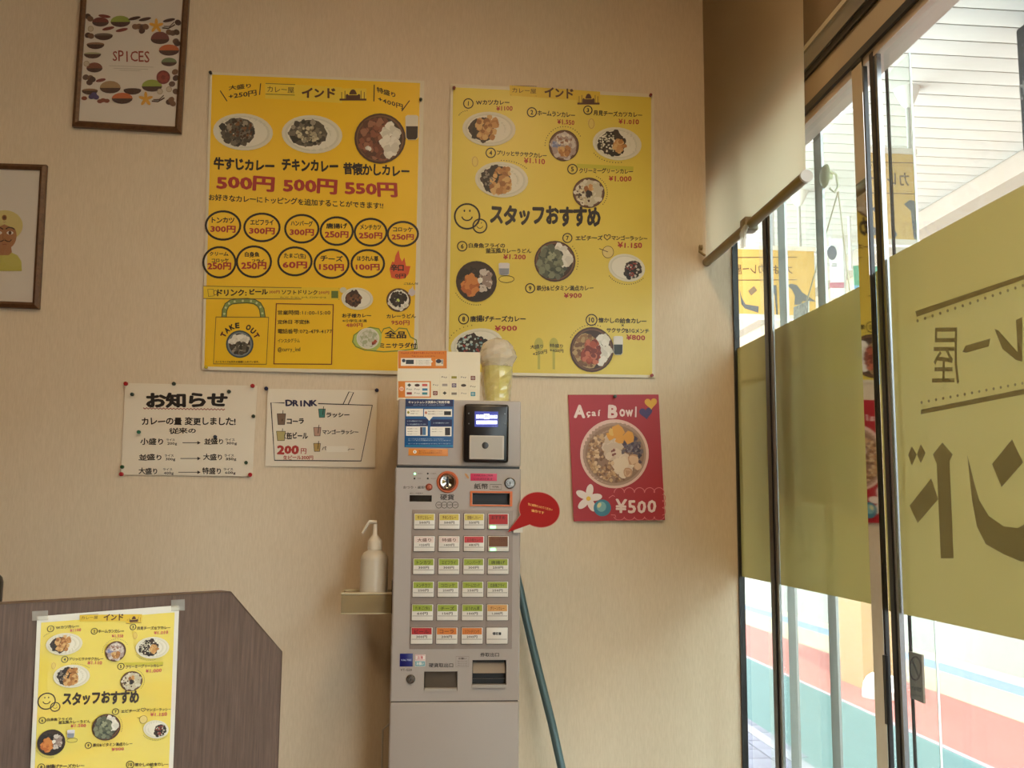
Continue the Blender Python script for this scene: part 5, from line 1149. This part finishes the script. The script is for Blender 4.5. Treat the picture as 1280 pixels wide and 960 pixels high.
# ---- sanitizer bottle on its tray
XT0, XT1 = None, xl-.003
YT_ = -.235; pt = Plane((0, YT_, 0), (0, -1, 0)); a = pt.P(426, 768); hb = pt.P(426, 742)
tr = thing('bottle_tray', (-.12, -.2, a.z), 'small cream wire and plate tray fixed to the left side of the machine', 'tray')
CR = mat((206, 194, 160), .45); y0t, y1t = YT_, YT_+.10
bx('tray_base', CR, a.x, XT1, y0t, y1t, a.z, a.z+.003, tr, bev=.001)
GP = sheet_mat('tray_wall', (236, 226, 196), .62, (214, 204, 176), .5, .2)
for q in ((a.x, XT1, y0t, y0t+.0015), (a.x, a.x+.0015, y0t, y1t)): bx('side_wall', GP, q[0], q[1], q[2], q[3], a.z+.003, hb.z-.002, tr)
MB().use(CR).tube([(XT1, y0t, hb.z), (a.x, y0t, hb.z), (a.x, y1t, hb.z), (XT1, y1t, hb.z)], .003, 10).build('rail', tr, True)
bx('magnet_plate', DARK, XT1-.001, XT1+.003, y0t+.01, y1t-.01, a.z, hb.z+.03, tr)
pbt = Plane((0, YT_+.045, 0), (0, -1, 0)); b0 = pbt.P(449, 760); b1 = pbt.P(484, 760); bxx = (b0.x+b1.x)/2; br = (b1.x-b0.x)/2
zb = a.z+.003; Z_ = lambda y: pbt.P(466, y).z
bt = thing('sanitizer_bottle', (bxx, YT_+.045, zb), 'white plastic pump sanitizer bottle standing in the tray', 'bottle')
WB = mat((214, 204, 184), .35); yb = YT_+.045
MB().use(WB).lathe([(br*.9, 0), (br, .004), (br, Z_(700)-zb), (br*.97, Z_(696)-zb), (br*.8, Z_(691)-zb), (br*.5, Z_(688)-zb), (br*.42, Z_(686)-zb), (br*.42, Z_(684)-zb)], (bxx, yb, zb), 'Z', 36).build('bottle_body', bt, True)
MB().use(mat((226, 218, 200), .35)).lathe([(br*.52, Z_(687)-zb), (br*.52, Z_(676)-zb), (br*.48, Z_(675)-zb), (br*.3, Z_(671)-zb), (br*.18, Z_(668)-zb), (br*.15, Z_(656)-zb), (br*.15, Z_(655)-zb)], (bxx, yb, zb), 'Z', 32).build('pump_collar', bt, True)
n1 = pbt.P(471, 652.5); n2 = pbt.P(462, 652.5); n3 = pbt.P(459.5, 655); n4 = pbt.P(453, 666.5)
MB().use(mat((232, 224, 206), .35)).tube([n1, n2, n3, n4], [.0048, .0048, .0036, .003], 14).build('nozzle', bt, True)

# ---- teal pole leaning behind the machine
pp_ = [(643, 708, -.014), (650, 737, -.05), (658, 775, -.07), (672, 834, -.10), (690, 905, -.14), (702, 960, -.17)]
pts = [hit(x, y, (0, Y, 0), Vector((0, -1, 0))) for x, y, Y in pp_]
d_ = (pts[-1]-pts[-2]); tt = (pts[-1].z-.03)/-d_.z; pts.append(pts[-1]+d_*tt)
bm_ = thing('mop_handle', pts[-1], 'teal metal mop pole leaning on the wall right of the machine', 'pole')
MB().use(mat((84, 108, 112), .35, .4)).tube(pts, .0105, 16).build('pole', bm_, True)
MB().use(mat((50, 60, 62), .5)).tube([pts[-1]+Vector((0, 0, -.03)), pts[-1]+Vector((0, 0, .05))], .016, 16).build('socket', bm_, True)
MB().use(mat((200, 196, 184), .9, noise=.2, nscale=80)).box(pts[-1].x-.12, pts[-1].x+.12, pts[-1].y-.05, pts[-1].y+.03, 0, .03, bev=.012).build('mop_head', bm_, True)

# ================================================================== COUNTER PARTITION
TH_ = R(38); nC = Vector((math.sin(TH_), -math.cos(TH_), 0)); depth = 1.466
c_ = Vector((133-640, 850-480, FPX)); pC = CAM+Vector((XC.dot(c_), YC.dot(c_), ZC.dot(c_)))*(depth/FPX)
PC = Plane(pC, nC); WD = wood((82, 64, 54), (108, 86, 74), (14, 14, .7), .42, 16)
tl_ = PC.P(0, 757.3); tr_ = PC.P(288, 739); ch = PC.P(352, 815); dn = PC.P(350, 960)
ztp = (tl_.z+tr_.z)/2; ux = Vector((math.cos(TH_), math.sin(TH_), 0)); L0 = tr_-ux*1.1; L0.z = ztp; tr_.z = ztp; th_ = .032
ct = thing('counter_partition', (tr_.x-.3, tr_.y-.2, 0), 'dark brown wood grain counter end panel with a clipped corner', 'counter')
outl = [Vector((L0.x, L0.y, 0)), L0, tr_, ch, Vector((ch.x, ch.y, 0))]
bk = [p-nC*th_ for p in outl]; n5 = len(outl)
MB().use(WD).add(outl+bk, [tuple(range(n5)), tuple(range(2*n5-1, n5-1, -1))]).build('panel', ct)
EB = mat((92, 70, 54), .4)
mb = MB().use(EB)
for i in (1, 2, 3):
    a, b = outl[i], outl[i+1]; o_ = Vector((0, 0, .0012)) if i == 1 else (ux*.001+Vector((0, 0, .0008)))
    n_ = nC*.001; mb.add([a+n_, b+n_, b-nC*(th_+.001), a-nC*(th_+.001), a+n_+o_, b+n_+o_, b-nC*(th_+.001)+o_, a-nC*(th_+.001)+o_], [(0, 1, 2, 3), (4, 5, 6, 7), (0, 1, 5, 4), (1, 2, 6, 5), (2, 3, 7, 6), (3, 0, 4, 7)])
mb.build('edge_band', ct)
bx('counter_top', mat((110, 88, 72), .4), -2.0, -.75, -1.9, -1.0, .70, .73, ct) if False else None
HAND[0] = True
# laminated menu sheet taped on the panel
wv = lambda x, y: .0014*(1+math.sin(x/17+y/90))+.0012*(1+math.sin(y/23+x/60))+.0001*(1+math.sin(y/9.0))
PQ = Plane(pC, nC, wv, .0008)
corq = [(46.5, 770.5), (224, 756.5), (215, 1000), (36, 1004)]
ls = thing('laminated_menu', PQ.P(130, 1000), 'laminated yellow staff picks sheet taped to the brown counter panel', 'menu')
LAM = mat((224, 222, 210), .16, coat=1.0)
sheet(PQ, corq, 30, 40, LAM, 'laminate', ls)
k = Ink(PQ, .0003, rough=.2); quad_fill(k, corq, (.03, .035, .03, .02), mat((228, 208, 84), .18, coat=1.0), 30, 40); k.build('printed_ground', ls)
class QP:                                 # maps the poster's measured coordinates onto the small sheet
    def __init__(s): s.n = PQ.n
    def P(s, px, py, off=0.0):
        u = (px-560)/257.0; v = (py-103)/366.0
        x = (corq[0][0]*(1-u)+corq[1][0]*u)*(1-v)+(corq[3][0]*(1-u)+corq[2][0]*u)*v
        y = (corq[0][1]*(1-u)+corq[1][1]*u)*(1-v)+(corq[3][1]*(1-u)+corq[2][1]*u)*v
        return PQ.P(x, y, off)
staff_poster(QP(), ls, (550, 90, .21875), (550, 280, .21875), None, True)
for i, (x0, y0, x1, y1) in enumerate(((40, 764, 60, 776), (214, 750, 231, 764))):
    q4 = [PQ.P(x0, y0, .0012), PQ.P(x1, y0-1, .0012), PQ.P(x1, y1-1, .0012), PQ.P(x0, y1, .0012)]
    MB().use(STRIP).quadbox(*q4, nC, .0002).build('tape', ls)
# rounded black thing at the far left behind the panel
pk = Plane((0, -.60, 0), (0, -1, 0)); a = pk.P(-5, 742)
bo = thing('black_terminal', (a.x-.09, -.6, .73), 'rounded black device edge just showing at the left behind the counter panel', 'device')
bx('casing', mat((18, 16, 16), .35), a.x-.18, a.x, -.60, -.55, a.z-.055, a.z+.04, bo, bev=.02)
bx('stand', mat((18, 16, 16), .35), a.x-.12, a.x-.06, -.585, -.56, .75, a.z-.05, bo)
cs = thing('side_counter', (a.x-.2, -.55, 0), 'dark side counter behind the brown panel carrying the black device', 'counter')
bx('worktop', WD, a.x-.6, a.x+.03, -.80, -.35, .71, .75, cs); bx('cabinet', WD, a.x-.58, a.x+.01, -.78, -.36, 0, .71, cs)
bpy.data.orphans_purge(do_recursive=True) if False else None
